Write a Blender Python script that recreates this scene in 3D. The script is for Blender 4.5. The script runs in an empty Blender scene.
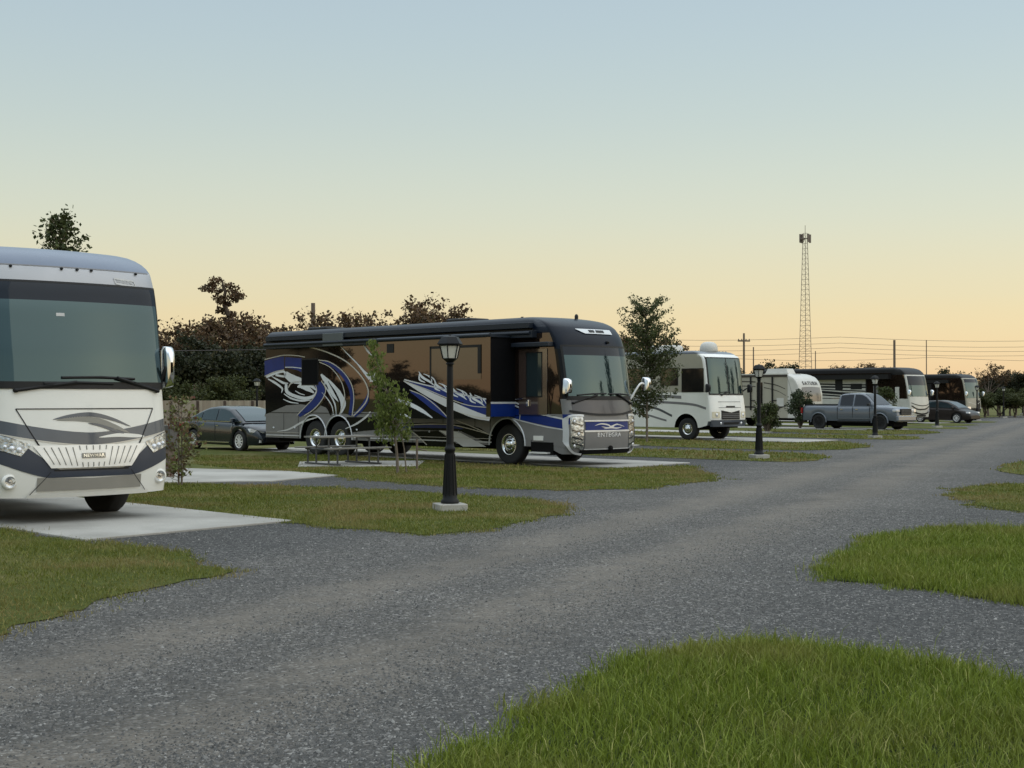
import bpy, math, random
import numpy as np
from mathutils import Vector, Matrix
random.seed(7); RNG = np.random.default_rng(11)
C = bpy.context.scene.collection
PI = math.pi
R = math.radians

# ------------------------------------------------------------------ survey of the place
CAM_Z, FOC, HZ = 1.75, 1400.0, 398.0
def G(px, py):                       # a surveyed point of the ground
    Y = CAM_Z * FOC / (py - HZ)
    return ((px - 512) / FOC * Y, Y)
def at(px, py, Y):                   # a surveyed point at distance Y
    return ((px - 512) / FOC * Y, Y, CAM_Z + (HZ - py) / FOC * Y)
HD = (0.695, -0.719)                 # the way the parked motorhomes face
DR = (0.719, 0.695)                  # towards their driver's side
ROT = math.atan2(HD[1], HD[0])
RD = (0.3939, 0.9191)                # the way the road runs
STEP = (8.65, 20.2)                  # one campsite to the next

# ------------------------------------------------------------------ materials
def nmat(name):
    m = bpy.data.materials.new(name); m.use_nodes = True
    nt = m.node_tree; b = nt.nodes['Principled BSDF']
    return m, nt, b
def N(nt, t, **kw):
    n = nt.nodes.new(t)
    for k, v in kw.items(): setattr(n, k, v)
    return n
def mat(name, col, rough=0.5, metal=0.0, ior=1.5, coat=0.0, var=0.06, vscale=3.0, bump=0.0, bscale=60, spec=None, tint=None):
    m, nt, b = nmat(name)
    b.inputs['Roughness'].default_value = rough
    b.inputs['Metallic'].default_value = metal
    b.inputs['IOR'].default_value = ior
    b.inputs['Coat Weight'].default_value = coat
    b.inputs['Coat Roughness'].default_value = 0.04
    if tint: b.inputs['Specular Tint'].default_value = (*tint, 1)
    if spec is not None: b.inputs['Specular IOR Level'].default_value = spec
    tc = N(nt, 'ShaderNodeTexCoord')
    nz = N(nt, 'ShaderNodeTexNoise'); nz.inputs['Scale'].default_value = vscale; nz.inputs['Detail'].default_value = 6
    nt.links.new(tc.outputs['Object'], nz.inputs['Vector'])
    r = N(nt, 'ShaderNodeValToRGB')
    r.color_ramp.elements[0].position = .3; r.color_ramp.elements[1].position = .7
    r.color_ramp.elements[0].color = (*[max(0, c * (1 - var)) for c in col], 1)
    r.color_ramp.elements[1].color = (*[min(1, c * (1 + var)) for c in col], 1)
    nt.links.new(nz.outputs['Fac'], r.inputs['Fac']); nt.links.new(r.outputs['Color'], b.inputs['Base Color'])
    if bump:
        n2 = N(nt, 'ShaderNodeTexNoise'); n2.inputs['Scale'].default_value = bscale; n2.inputs['Detail'].default_value = 4
        nt.links.new(tc.outputs['Object'], n2.inputs['Vector'])
        bp = N(nt, 'ShaderNodeBump'); bp.inputs['Strength'].default_value = bump; bp.inputs['Distance'].default_value = .01
        nt.links.new(n2.outputs['Fac'], bp.inputs['Height']); nt.links.new(bp.outputs['Normal'], b.inputs['Normal'])
    return m
M = {}
M['white_paint'] = mat('white_paint', (.76, .76, .73), .3, coat=.5, var=.04, vscale=1.5)
M['pearl_paint'] = mat('pearl_paint', (.70, .695, .66), .3, coat=.6, var=.05, vscale=1.2)
M['silver_roof'] = mat('silver_roof', (.36, .365, .385), .35, metal=.2, coat=.2, var=.04)
M['roof_blue'] = mat('roof_blue', (.13, .16, .22), .35, metal=.2, coat=.2, var=.04)
M['blue_grey'] = mat('blue_grey', (.055, .065, .085), .3, metal=.2, coat=.6)
M['dark_slate'] = mat('dark_slate', (.035, .043, .062), .35, ior=1.4)
M['taupe'] = mat('taupe', (.23, .22, .195), .45)
M['chrome'] = mat('chrome', (.72, .73, .74), .12, metal=1.0, var=.03)
M['satin_metal'] = mat('satin_metal', (.78, .78, .77), .35, metal=.25, var=.04)
M['lens'] = mat('lens', (.42, .44, .46), .08, metal=.75, ior=1.6, var=.55, vscale=14, bump=1.0, bscale=18)
M['lens_bright'] = mat('lens_bright', (.62, .63, .66), .12, metal=.4, ior=1.6)
M['black_plastic'] = mat('black_plastic', (.008, .008, .009), .5, spec=.3)
M['black_gloss'] = mat('black_gloss', (.010, .010, .012), .08, coat=.6, ior=1.6)
M['rubber'] = mat('rubber', (.018, .018, .018), .85, bump=.3, bscale=40)
M['under'] = mat('under', (.007, .007, .007), .9, spec=.1)
M['windshield'] = mat('windshield_glass', (.014, .024, .026), .03, ior=1.85, var=.12, vscale=.8, tint=(.70, .96, .98))
M['shade_band'] = mat('shade_band', (.010, .015, .024), .05, ior=1.33)
M['side_glass'] = mat('side_glass', (.012, .011, .011), .04, ior=1.9)
M['truck_glass'] = mat('truck_glass', (.012, .014, .02), .05, ior=1.45)
M['black_matte'] = mat('black_matte', (.004, .004, .005), .8, spec=.1)
M['car_glass'] = mat('car_glass', (.02, .03, .034), .03, ior=1.65, tint=(.7, .95, 1))
M['brown_paint'] = mat('brown_black_paint', (.014, .009, .007), .02, metal=.0, ior=1.88, coat=.0, var=.15, tint=(1, .87, .82))
M['black_paint'] = mat('black_paint', (.005, .005, .006), .08, ior=1.28, coat=.0)
M['navy_roof'] = mat('navy_roof', (.003, .006, .014), .3, metal=.0, ior=1.27)
M['awning_metal'] = mat('awning_metal', (.014, .019, .028), .4, ior=1.35)
M['awning_light'] = mat('awning_light', (.075, .088, .095), .4)
M['blue_paint'] = mat('blue_paint', (.003, .021, .15), .30, metal=.0, ior=1.35, coat=.0, var=.12)
M['silver_paint'] = mat('silver_paint', (.58, .59, .61), .3, metal=.2, coat=.3)
M['line_silver'] = mat('line_silver', (.50, .48, .44), .35, metal=.2)
M['decal_white'] = mat('decal_white', (.62, .64, .66), .3)
M['grey_paint'] = mat('grey_paint', (.175, .172, .172), .35, metal=.0, ior=1.45, var=.05)
M['mauve_grey'] = mat('mauve_grey', (.060, .057, .063), .3, metal=.2, coat=.3)
M['concrete'] = None
M['lamp_black'] = mat('lamp_black', (.004, .0045, .006), .5, spec=.25, bump=.2, bscale=30)
M['milk_glass'] = mat('milk_glass', (.55, .54, .48), .25, ior=1.5, var=.06)
M['warm_glass'] = mat('warm_glass', (.62, .58, .45), .25, ior=1.5, var=.06)
M['sedan_paint'] = mat('sedan_paint', (.010, .015, .021), .15, metal=.1, ior=1.55, coat=.3)
M['truck_paint'] = mat('truck_paint', (.10, .115, .14), .25, metal=.1, coat=.5)
M['dark_car'] = mat('dark_car_paint', (.022, .017, .015), .3, ior=1.35)
M['beige'] = mat('beige_panel', (.33, .31, .25), .45, var=.05)
M['trailer_white'] = mat('trailer_white', (.52, .51, .47), .4, coat=.2)
M['stripe_dark'] = mat('stripe_dark', (.035, .03, .027), .35)
M['grey_stripe'] = mat('grey_stripe', (.16, .16, .17), .35)
M['steel'] = mat('steel', (.10, .10, .10), .5, metal=.5)
M['table_top'] = mat('table_top', (.19, .18, .16), .6, bump=.2)
M['pole_wood'] = mat('pole_wood', (.15, .115, .09), .9)
M['tower_steel'] = mat('tower_steel', (.16, .13, .11), .6, metal=.2)
M['wire'] = mat('wire', (.05, .04, .04), .6)
M['bark'] = mat('bark', (.10, .075, .055), .9, var=.3, bump=.6, bscale=20)
M['bark_grey'] = mat('bark_grey', (.16, .13, .10), .9, var=.3)
M['roof_brown'] = mat('roof_brown', (.12, .065, .045), .8)
M['wall_dark'] = mat('wall_dark', (.10, .08, .07), .8)
M['post_dark'] = mat('post_dark', (.07, .045, .035), .8)
M['red_brown'] = mat('door_brown', (.06, .040, .034), .12, ior=2.0, coat=.5)
M['orange_lamp'] = mat('amber_lens', (.5, .18, .03), .2)
M['sign_white'] = mat('sign_white', (.5, .5, .5), .5)

def concrete_mat():
    m, nt, b = nmat('concrete'); b.inputs['Roughness'].default_value = .85
    tc = N(nt, 'ShaderNodeTexCoord')
    a = N(nt, 'ShaderNodeTexNoise'); a.inputs['Scale'].default_value = .7; a.inputs['Detail'].default_value = 8
    c = N(nt, 'ShaderNodeTexNoise'); c.inputs['Scale'].default_value = 45; c.inputs['Detail'].default_value = 3
    nt.links.new(tc.outputs['Object'], a.inputs['Vector']); nt.links.new(tc.outputs['Object'], c.inputs['Vector'])
    r = N(nt, 'ShaderNodeValToRGB'); e = r.color_ramp.elements
    e[0].position = .32; e[0].color = (.30, .285, .255, 1); e[1].position = .62; e[1].color = (.47, .45, .41, 1)
    nt.links.new(a.outputs['Fac'], r.inputs['Fac'])
    mx = N(nt, 'ShaderNodeMixRGB', blend_type='MULTIPLY'); mx.inputs['Fac'].default_value = .35
    nt.links.new(r.outputs['Color'], mx.inputs['Color1']); nt.links.new(c.outputs['Fac'], mx.inputs['Color2'])
    nt.links.new(mx.outputs['Color'], b.inputs['Base Color'])
    bp = N(nt, 'ShaderNodeBump'); bp.inputs['Strength'].default_value = .3; bp.inputs['Distance'].default_value = .01
    nt.links.new(c.outputs['Fac'], bp.inputs['Height']); nt.links.new(bp.outputs['Normal'], b.inputs['Normal'])
    return m
M['concrete'] = concrete_mat()

def gravel_mat():
    m, nt, b = nmat('gravel'); b.inputs['Roughness'].default_value = .75
    L = nt.links.new
    tc = N(nt, 'ShaderNodeTexCoord'); o = tc.outputs['Object']
    v = N(nt, 'ShaderNodeTexVoronoi'); v.inputs['Scale'].default_value = 38; L(o, v.inputs['Vector'])
    v.inputs['Randomness'].default_value = 1
    v2 = N(nt, 'ShaderNodeTexVoronoi'); v2.inputs['Scale'].default_value = 17; L(o, v2.inputs['Vector'])
    bw = N(nt, 'ShaderNodeRGBToBW'); L(v.outputs['Color'], bw.inputs['Color'])
    r = N(nt, 'ShaderNodeValToRGB'); e = r.color_ramp.elements
    e[0].position = .12; e[0].color = (.020, .020, .0195, 1); e[1].position = .92; e[1].color = (.30, .287, .268, 1)
    k = r.color_ramp.elements.new(.5); k.color = (.054, .051, .047, 1)
    k = r.color_ramp.elements.new(.72); k.color = (.108, .102, .096, 1)
    L(bw.outputs['Val'], r.inputs['Fac'])
    # large soft patches, finer dust in the wheel tracks
    big = N(nt, 'ShaderNodeTexNoise'); big.inputs['Scale'].default_value = .55; big.inputs['Detail'].default_value = 7; L(o, big.inputs['Vector'])
    mid = N(nt, 'ShaderNodeTexNoise'); mid.inputs['Scale'].default_value = 3.5; mid.inputs['Detail'].default_value = 5; L(o, mid.inputs['Vector'])
    sx = N(nt, 'ShaderNodeSeparateXYZ'); L(o, sx.inputs['Vector'])
    px = N(nt, 'ShaderNodeMath', operation='MULTIPLY'); px.inputs[1].default_value = RD[1]; L(sx.outputs['X'], px.inputs[0])
    py = N(nt, 'ShaderNodeMath', operation='MULTIPLY_ADD'); py.inputs[1].default_value = -RD[0]; L(sx.outputs['Y'], py.inputs[0]); L(px.outputs[0], py.inputs[2])
    wob = N(nt, 'ShaderNodeMath', operation='MULTIPLY_ADD'); wob.inputs[1].default_value = .9; L(big.outputs['Fac'], wob.inputs[0]); L(py.outputs[0], wob.inputs[2])
    mp = N(nt, 'ShaderNodeMapRange'); mp.inputs['From Min'].default_value = -8.6; mp.inputs['From Max'].default_value = -1.6; L(wob.outputs[0], mp.inputs['Value'])
    tr = N(nt, 'ShaderNodeValToRGB'); t = tr.color_ramp.elements
    t[0].position = 0; t[0].color = (0, 0, 0, 1); t[1].position = 1; t[1].color = (0, 0, 0, 1)
    for p_, val in ((.12, .25), (.28, .3), (.37, 1), (.44, .95), (.50, .35), (.56, .35), (.63, 1), (.70, .9), (.78, .3), (.9, .15)):
        q = t.new(p_); q.color = (val, val, val, 1)
    L(mp.outputs['Result'], tr.inputs['Fac'])
    md = N(nt, 'ShaderNodeMath', operation='MULTIPLY'); L(tr.outputs['Color'], md.inputs[0])
    mr = N(nt, 'ShaderNodeMapRange'); mr.inputs['From Min'].default_value = .35; mr.inputs['From Max'].default_value = .6; mr.inputs['To Min'].default_value = .6
    L(mid.outputs['Fac'], mr.inputs['Value']); L(mr.outputs['Result'], md.inputs[1])
    dust = N(nt, 'ShaderNodeMixRGB'); dust.inputs['Color2'].default_value = (.172, .146, .116, 1)
    fac = N(nt, 'ShaderNodeMath', operation='MULTIPLY'); fac.inputs[1].default_value = .75; L(md.outputs[0], fac.inputs[0])
    L(fac.outputs[0], dust.inputs['Fac']); L(r.outputs['Color'], dust.inputs['Color1'])
    # darker damp aprons in broad patches
    dk = N(nt, 'ShaderNodeMapRange'); dk.inputs['From Min'].default_value = .3; dk.inputs['From Max'].default_value = .7
    dk.inputs['To Min'].default_value = .78; dk.inputs['To Max'].default_value = 1.16; L(big.outputs['Fac'], dk.inputs['Value'])
    mul = N(nt, 'ShaderNodeMixRGB', blend_type='MULTIPLY'); mul.inputs['Fac'].default_value = 1
    ap = N(nt, 'ShaderNodeValToRGB'); ae = ap.color_ramp.elements
    mp2 = N(nt, 'ShaderNodeMapRange'); mp2.inputs['From Min'].default_value = -14; mp2.inputs['From Max'].default_value = 4; L(wob.outputs[0], mp2.inputs['Value']); L(mp2.outputs['Result'], ap.inputs['Fac'])
    ae[0].position = .26; ae[0].color = (.62, .62, .62, 1); ae[1].position = .70; ae[1].color = (.72, .72, .72, 1)
    for p_, v_ in ((.36, 1), (.62, 1)):
        q = ae.new(p_); q.color = (v_, v_, v_, 1)
    dm = N(nt, 'ShaderNodeMath', operation='MULTIPLY'); L(dk.outputs['Result'], dm.inputs[0]); L(ap.outputs['Color'], dm.inputs[1])
    cmb = N(nt, 'ShaderNodeCombineXYZ')
    for i in range(3): L(dm.outputs[0], cmb.inputs[i])
    L(dust.outputs['Color'], mul.inputs['Color1']); L(cmb.outputs[0], mul.inputs['Color2'])
    L(mul.outputs['Color'], b.inputs['Base Color'])
    ad = N(nt, 'ShaderNodeMath', operation='MULTIPLY_ADD'); ad.inputs[1].default_value = .6; L(v2.outputs['Distance'], ad.inputs[0]); L(v.outputs['Distance'], ad.inputs[2])
    bp = N(nt, 'ShaderNodeBump', invert=True); bp.inputs['Strength'].default_value = 1.0; bp.inputs['Distance'].default_value = .03
    L(ad.outputs[0], bp.inputs['Height']); L(bp.outputs['Normal'], b.inputs['Normal'])
    return m
M['gravel'] = gravel_mat()
def stone_mat():
    m, nt, b = nmat('loose_stone'); b.inputs['Roughness'].default_value = .7
    a = N(nt, 'ShaderNodeAttribute'); a.attribute_name = 'tint'
    r = N(nt, 'ShaderNodeValToRGB'); e = r.color_ramp.elements
    e[0].color = (.02, .02, .019, 1); e[1].color = (.33, .316, .295, 1)
    k = e.new(.6); k.color = (.072, .069, .065, 1)
    nt.links.new(a.outputs['Fac'], r.inputs['Fac']); nt.links.new(r.outputs['Color'], b.inputs['Base Color'])
    return m
M['stone'] = stone_mat()

def turf_mat(name, c0, c1, tan, tan_lo, tan_hi, scale=9):
    m, nt, b = nmat(name); b.inputs['Roughness'].default_value = .9; b.inputs['Specular IOR Level'].default_value = .1
    L = nt.links.new
    tc = N(nt, 'ShaderNodeTexCoord'); o = tc.outputs['Object']
    a = N(nt, 'ShaderNodeTexNoise'); a.inputs['Scale'].default_value = scale; a.inputs['Detail'].default_value = 10; a.inputs['Roughness'].default_value = .75; L(o, a.inputs['Vector'])
    r = N(nt, 'ShaderNodeValToRGB'); e = r.color_ramp.elements
    e[0].position = .35; e[0].color = (*c0, 1); e[1].position = .68; e[1].color = (*c1, 1); L(a.outputs['Fac'], r.inputs['Fac'])
    p = N(nt, 'ShaderNodeTexNoise'); p.inputs['Scale'].default_value = .45; p.inputs['Detail'].default_value = 8; p.inputs['Roughness'].default_value = .65; L(o, p.inputs['Vector'])
    mr = N(nt, 'ShaderNodeMapRange'); mr.inputs['From Min'].default_value = tan_lo; mr.inputs['From Max'].default_value = tan_hi; L(p.outputs['Fac'], mr.inputs['Value'])
    f = N(nt, 'ShaderNodeMath', operation='MULTIPLY'); f.inputs[1].default_value = .75; L(mr.outputs['Result'], f.inputs[0])
    mx = N(nt, 'ShaderNodeMixRGB'); mx.inputs['Color2'].default_value = (*tan, 1); L(f.outputs[0], mx.inputs['Fac']); L(r.outputs['Color'], mx.inputs['Color1'])
    L(mx.outputs['Color'], b.inputs['Base Color'])
    bp = N(nt, 'ShaderNodeBump'); bp.inputs['Strength'].default_value = .8; bp.inputs['Distance'].default_value = .05
    L(a.outputs['Fac'], bp.inputs['Height']); L(bp.outputs['Normal'], b.inputs['Normal'])
    return m
M['turf'] = turf_mat('turf', (.055, .066, .014), (.10, .115, .026), (.18, .145, .06), .5, .68)
M['field'] = turf_mat('field', (.06, .07, .018), (.115, .12, .035), (.18, .155, .07), .46, .66, 3)
M['soil'] = turf_mat('soil_under_grass', (.022, .03, .008), (.04, .055, .014), (.07, .06, .03), .55, .7)

def leaf_mat(name, stops, rough=.6, trans=.25, patch=None):
    m, nt, b = nmat(name); b.inputs['Roughness'].default_value = rough; b.inputs['Specular IOR Level'].default_value = .25
    L = nt.links.new
    a = N(nt, 'ShaderNodeAttribute'); a.attribute_name = 'tint'
    r = N(nt, 'ShaderNodeValToRGB'); e = r.color_ramp.elements
    e[0].color = (*stops[0], 1); e[1].color = (*stops[-1], 1)
    for i, s in enumerate(stops[1:-1]):
        k = e.new((i + 1) / (len(stops) - 1)); k.color = (*s, 1)
    L(a.outputs['Fac'], r.inputs['Fac']); colr = r.outputs['Color']
    if patch:
        tc = N(nt, 'ShaderNodeTexCoord')
        p = N(nt, 'ShaderNodeTexNoise'); p.inputs['Scale'].default_value = .6; p.inputs['Detail'].default_value = 6; L(tc.outputs['Object'], p.inputs['Vector'])
        mr = N(nt, 'ShaderNodeMapRange'); mr.inputs['From Min'].default_value = patch[1]; mr.inputs['From Max'].default_value = patch[2]; mr.inputs['To Max'].default_value = .8; L(p.outputs['Fac'], mr.inputs['Value'])
        mx = N(nt, 'ShaderNodeMixRGB'); mx.inputs['Color2'].default_value = (*patch[0], 1); L(mr.outputs['Result'], mx.inputs['Fac']); L(colr, mx.inputs['Color1']); colr = mx.outputs['Color']
    L(colr, b.inputs['Base Color'])
    tr = N(nt, 'ShaderNodeBsdfTranslucent'); L(colr, tr.inputs['Color'])
    ms = N(nt, 'ShaderNodeMixShader'); ms.inputs['Fac'].default_value = trans
    L(b.outputs[0], ms.inputs[1]); L(tr.outputs[0], ms.inputs[2])
    L(ms.outputs[0], nt.nodes['Material Output'].inputs['Surface'])
    return m
M['blade_lush'] = leaf_mat('lush_blades', [(.065, .090, .010), (.15, .198, .020), (.225, .275, .042), (.38, .37, .12)], patch=((.24, .215, .06), .50, .74))
M['blade_short'] = leaf_mat('short_blades', [(.070, .086, .012), (.135, .155, .024), (.20, .205, .045), (.32, .27, .11)], patch=((.25, .19, .075), .47, .62))
M['leaf_green'] = leaf_mat('leaf_green', [(.03, .042, .014), (.055, .07, .022), (.10, .115, .04)])
M['leaf_willow'] = leaf_mat('leaf_willow', [(.07, .10, .02), (.13, .165, .035), (.20, .23, .07)], trans=.45)
M['leaf_copper'] = leaf_mat('leaf_copper', [(.05, .030, .016), (.085, .052, .028), (.15, .090, .045), (.07, .065, .03)])
M['leaf_dark'] = leaf_mat('leaf_dark', [(.018, .024, .013), (.032, .038, .018), (.06, .055, .025)])
M['leaf_olive'] = leaf_mat('leaf_olive', [(.03, .038, .012), (.055, .065, .02), (.085, .09, .03)])
M['leaf_bush'] = leaf_mat('leaf_bush', [(.022, .032, .016), (.045, .06, .028), (.075, .09, .04)])
M['leaf_red'] = leaf_mat('leaf_red_green', [(.16, .06, .05), (.13, .13, .045), (.20, .24, .08)])
def fence_mat():
    m, nt, b = nmat('fence_boards'); b.inputs['Roughness'].default_value = .85
    L = nt.links.new
    tc = N(nt, 'ShaderNodeTexCoord')
    w = N(nt, 'ShaderNodeTexWhiteNoise', noise_dimensions='1D')
    s = N(nt, 'ShaderNodeSeparateXYZ'); L(tc.outputs['Object'], s.inputs[0])
    k = N(nt, 'ShaderNodeMath', operation='MULTIPLY'); k.inputs[1].default_value = 6.9; L(s.outputs['X'], k.inputs[0])
    f = N(nt, 'ShaderNodeMath', operation='FLOOR'); L(k.outputs[0], f.inputs[0]); L(f.outputs[0], w.inputs['W'])
    r = N(nt, 'ShaderNodeValToRGB'); e = r.color_ramp.elements; e[0].color = (.30, .235, .18, 1); e[1].color = (.42, .35, .275, 1)
    L(w.outputs['Value'], r.inputs['Fac']); L(r.outputs['Color'], b.inputs['Base Color'])
    return m
M['fence'] = fence_mat()

# ------------------------------------------------------------------ mesh collector
class MB:
    def __init__(s): s.v = []; s.f = []; s.m = []; s.sm = []
    def add(s, vs, fs, mi=0, smooth=False):
        o = len(s.v); s.v += [tuple(p) for p in vs]
        for f in fs: s.f.append(tuple(o + i for i in f)); s.m.append(mi); s.sm.append(smooth)
    def box(s, x0, x1, y0, y1, z0, z1, mi=0, taper=(0, 0)):
        tx, ty = taper
        vs = [(x0, y0, z0), (x1, y0, z0), (x1, y1, z0), (x0, y1, z0), (x0 + tx, y0 + ty, z1), (x1 - tx, y0 + ty, z1), (x1 - tx, y1 - ty, z1), (x0 + tx, y1 - ty, z1)]
        s.add(vs, [(0, 3, 2, 1), (4, 5, 6, 7), (0, 1, 5, 4), (1, 2, 6, 5), (2, 3, 7, 6), (3, 0, 4, 7)], mi)
    def tube(s, pts, r, n=6, mi=0, smooth=True, cap=True):
        pts = [Vector(p) for p in pts]; rs = r if isinstance(r, (list, tuple)) else [r] * len(pts)
        vs = []; prev = None
        for i, p in enumerate(pts):
            d = (pts[min(i + 1, len(pts) - 1)] - pts[max(i - 1, 0)])
            if d.length < 1e-9: d = Vector((0, 0, 1))
            d.normalize()
            a = Vector((0, 0, 1)) if abs(d.z) < .9 else Vector((1, 0, 0))
            if prev is not None and abs(prev.dot(d)) < .95: u = (prev - d * prev.dot(d)).normalized()
            else: u = d.cross(a).normalized()
            prev = u; w = d.cross(u)
            for k in range(n):
                t = 2 * PI * k / n; vs.append(p + (u * math.cos(t) + w * math.sin(t)) * rs[i])
        fs = []
        for i in range(len(pts) - 1):
            for k in range(n):
                a = i * n + k; b = i * n + (k + 1) % n
                fs.append((a, b, b + n, a + n))
        s.add(vs, fs, mi, smooth)
        if cap: s.add(vs[:n], [tuple(range(n))[::-1]], mi); s.add(vs[-n:], [tuple(range(n))], mi)
    def lathe(s, prof, c=(0, 0, 0), axis='z', n=20, mi=0, smooth=True, caps=False, rot=0):
        vs = []
        for (r, h) in prof:
            for k in range(n):
                t = 2 * PI * k / n + rot; a, b = r * math.cos(t), r * math.sin(t)
                if axis == 'z': p = (c[0] + a, c[1] + b, c[2] + h)
                elif axis == 'y': p = (c[0] + a, c[1] + h, c[2] + b)
                else: p = (c[0] + h, c[1] + a, c[2] + b)
                vs.append(p)
        fs = []
        for i in range(len(prof) - 1):
            for k in range(n):
                a = i * n + k; b = i * n + (k + 1) % n
                fs.append((a, b, b + n, a + n))
        s.add(vs, fs, mi, smooth)
        if caps:
            s.add(vs[:n], [tuple(range(n))[::-1]], mi); s.add(vs[-n:], [tuple(range(n))], mi)
    def grid(s, rows, mi=0, smooth=True, mf=None, flip=False):
        nr = len(rows); nc = len(rows[0]); o = len(s.v)
        for r_ in rows: s.v += [tuple(p) for p in r_]
        for i in range(nr - 1):
            for j in range(nc - 1):
                a = o + i * nc + j
                f = (a, a + 1, a + 1 + nc, a + nc)
                k = mf(i, j) if mf else mi
                if k is None: continue
                s.f.append(f[::-1] if flip else f); s.m.append(k); s.sm.append(smooth)
    def poly(s, pts, mi=0): s.add(pts, [tuple(range(len(pts)))], mi)
    def slab(s, pts, d, mi=0):       # outline swept along vector d
        n = len(pts); q = [tuple(a + b for a, b in zip(p, d)) for p in pts]
        s.add(list(pts) + q, [tuple(range(n))[::-1], tuple(range(n, 2 * n))] + [(i, (i + 1) % n, (i + 1) % n + n, i + n) for i in range(n)], mi)
    def text(s, txt, size, fn, mi=0, ext=.004, font_sp=1.0):
        cu = bpy.data.curves.new('lettering', 'FONT'); cu.body = txt; cu.size = size; cu.align_x = 'CENTER'; cu.align_y = 'CENTER'; cu.extrude = ext
        cu.space_character = font_sp; cu.resolution_u = 3; cu.offset = size * .012
        ob = bpy.data.objects.new('lettering', cu); C.objects.link(ob)
        dg = bpy.context.evaluated_depsgraph_get(); dg.update()
        me = ob.evaluated_get(dg).to_mesh()
        vs = [fn(v.co.x, v.co.y, v.co.z) for v in me.vertices]; fs = [tuple(p.vertices) for p in me.polygons]
        s.add(vs, fs, mi)
        bpy.data.objects.remove(ob); bpy.data.curves.remove(cu)
    def build(s, name, mats, parent=None, loc=None, bevel=0, rot=None):
        me = bpy.data.meshes.new(name); me.from_pydata(s.v, [], s.f)
        for m in (mats if isinstance(mats, (list, tuple)) else [mats]): me.materials.append(M[m] if isinstance(m, str) else m)
        me.polygons.foreach_set('material_index', s.m); me.polygons.foreach_set('use_smooth', s.sm); me.update()
        o = bpy.data.objects.new(name, me); C.objects.link(o)
        if parent: o.parent = parent
        if loc: o.location = loc
        if rot: o.rotation_euler = rot
        if bevel:
            b = o.modifiers.new('edge', 'BEVEL'); b.width = bevel; b.segments = 2; b.limit_method = 'ANGLE'; b.angle_limit = R(40)
        return o
def tag(o, label=None, cat=None, group=None, kind=None):
    for k, v in (('label', label), ('category', cat), ('group', group), ('kind', kind)):
        if v: o[k] = v
    return o
def empty(name, loc, rz=0, **kw):
    o = bpy.data.objects.new(name, None); C.objects.link(o); o.location = loc; o.rotation_euler = (0, 0, rz)
    return tag(o, **kw)
def copy_tree(o, parent=None):
    c = o.copy(); C.objects.link(c); c.parent = parent
    for ch in list(o.children): copy_tree(ch, c)
    return c
def np_mesh(name, V, F, matname, tint=None, parent=None, smooth=False):
    me = bpy.data.meshes.new(name); V = np.ascontiguousarray(V, dtype=np.float32); F = np.ascontiguousarray(F, dtype=np.int32)
    me.vertices.add(len(V)); me.vertices.foreach_set('co', V.ravel())
    k = F.shape[1]; me.loops.add(F.size); me.loops.foreach_set('vertex_index', F.ravel())
    me.polygons.add(len(F)); me.polygons.foreach_set('loop_start', np.arange(0, F.size, k, dtype=np.int32))
    try: me.polygons.foreach_set('loop_total', np.full(len(F), k, dtype=np.int32))
    except Exception: pass
    if tint is not None:
        a = me.attributes.new('tint', 'FLOAT', 'POINT'); a.data.foreach_set('value', np.asarray(tint, dtype=np.float32))
    me.materials.append(M[matname]); me.update(calc_edges=True); me.validate()
    if smooth: me.polygons.foreach_set('use_smooth', np.ones(len(F), dtype=bool))
    o = bpy.data.objects.new(name, me); C.objects.link(o)
    if parent: o.parent = parent
    return o
def catmull(pts, n=8):
    pts = [np.array(p, float) for p in pts]; P = [2 * pts[0] - pts[1]] + pts + [2 * pts[-1] - pts[-2]]; out = []
    for i in range(1, len(P) - 2):
        for k in range(n):
            t = k / n; a, b, c, d = P[i - 1], P[i], P[i + 1], P[i + 2]
            out.append(.5 * (2 * b + (c - a) * t + (2 * a - 5 * b + 4 * c - d) * t * t + (3 * b - a - 3 * c + d) * t ** 3))
    out.append(P[-2]); return out

# ------------------------------------------------------------------ ground
def wobble(poly, amp=.12, step=.35):
    out = []; n = len(poly); ph = [random.uniform(0, 6.28) for _ in range(4)]
    acc = 0
    for i in range(n):
        a, b = np.array(poly[i]), np.array(poly[(i + 1) % n]); L = np.linalg.norm(b - a); k = max(1, min(80, int(L / step)))
        nrm = np.array([-(b - a)[1], (b - a)[0]]) / max(L, 1e-6)
        for j in range(k):
            s_ = acc + L * j / k
            d = amp * (.5 * math.sin(s_ * 1.9 + ph[0]) + .35 * math.sin(s_ * 4.7 + ph[1]) + .3 * math.sin(s_ * 9.1 + ph[2])) + random.uniform(-.3, .3) * amp
            p = a + (b - a) * j / k + nrm * d; out.append((p[0], p[1]))
        acc += L
    return out
def sheet(name, poly, z, matname, kind='structure', edge=0.0):
    mb = MB()
    if edge: mb.slab([(x, y, z - edge) for x, y in poly], (0, 0, edge))
    else: mb.poly([(x, y, z) for x, y in poly])
    return tag(mb.build(name, matname), kind=kind)
def ext(p, d, t): return (p[0] + d[0] * t, p[1] + d[1] * t)
BK = (-HD[0], -HD[1])
def sh(poly, k): return [(x + STEP[0] * k, y + STEP[1] * k) for x, y in poly]

mb = MB(); S = 2500
mb.poly([(-S, -S, 0), (S, -S, 0), (S, S, 0), (-S, S, 0)]); tag(mb.build('ground', 'field'), kind='structure')
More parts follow.
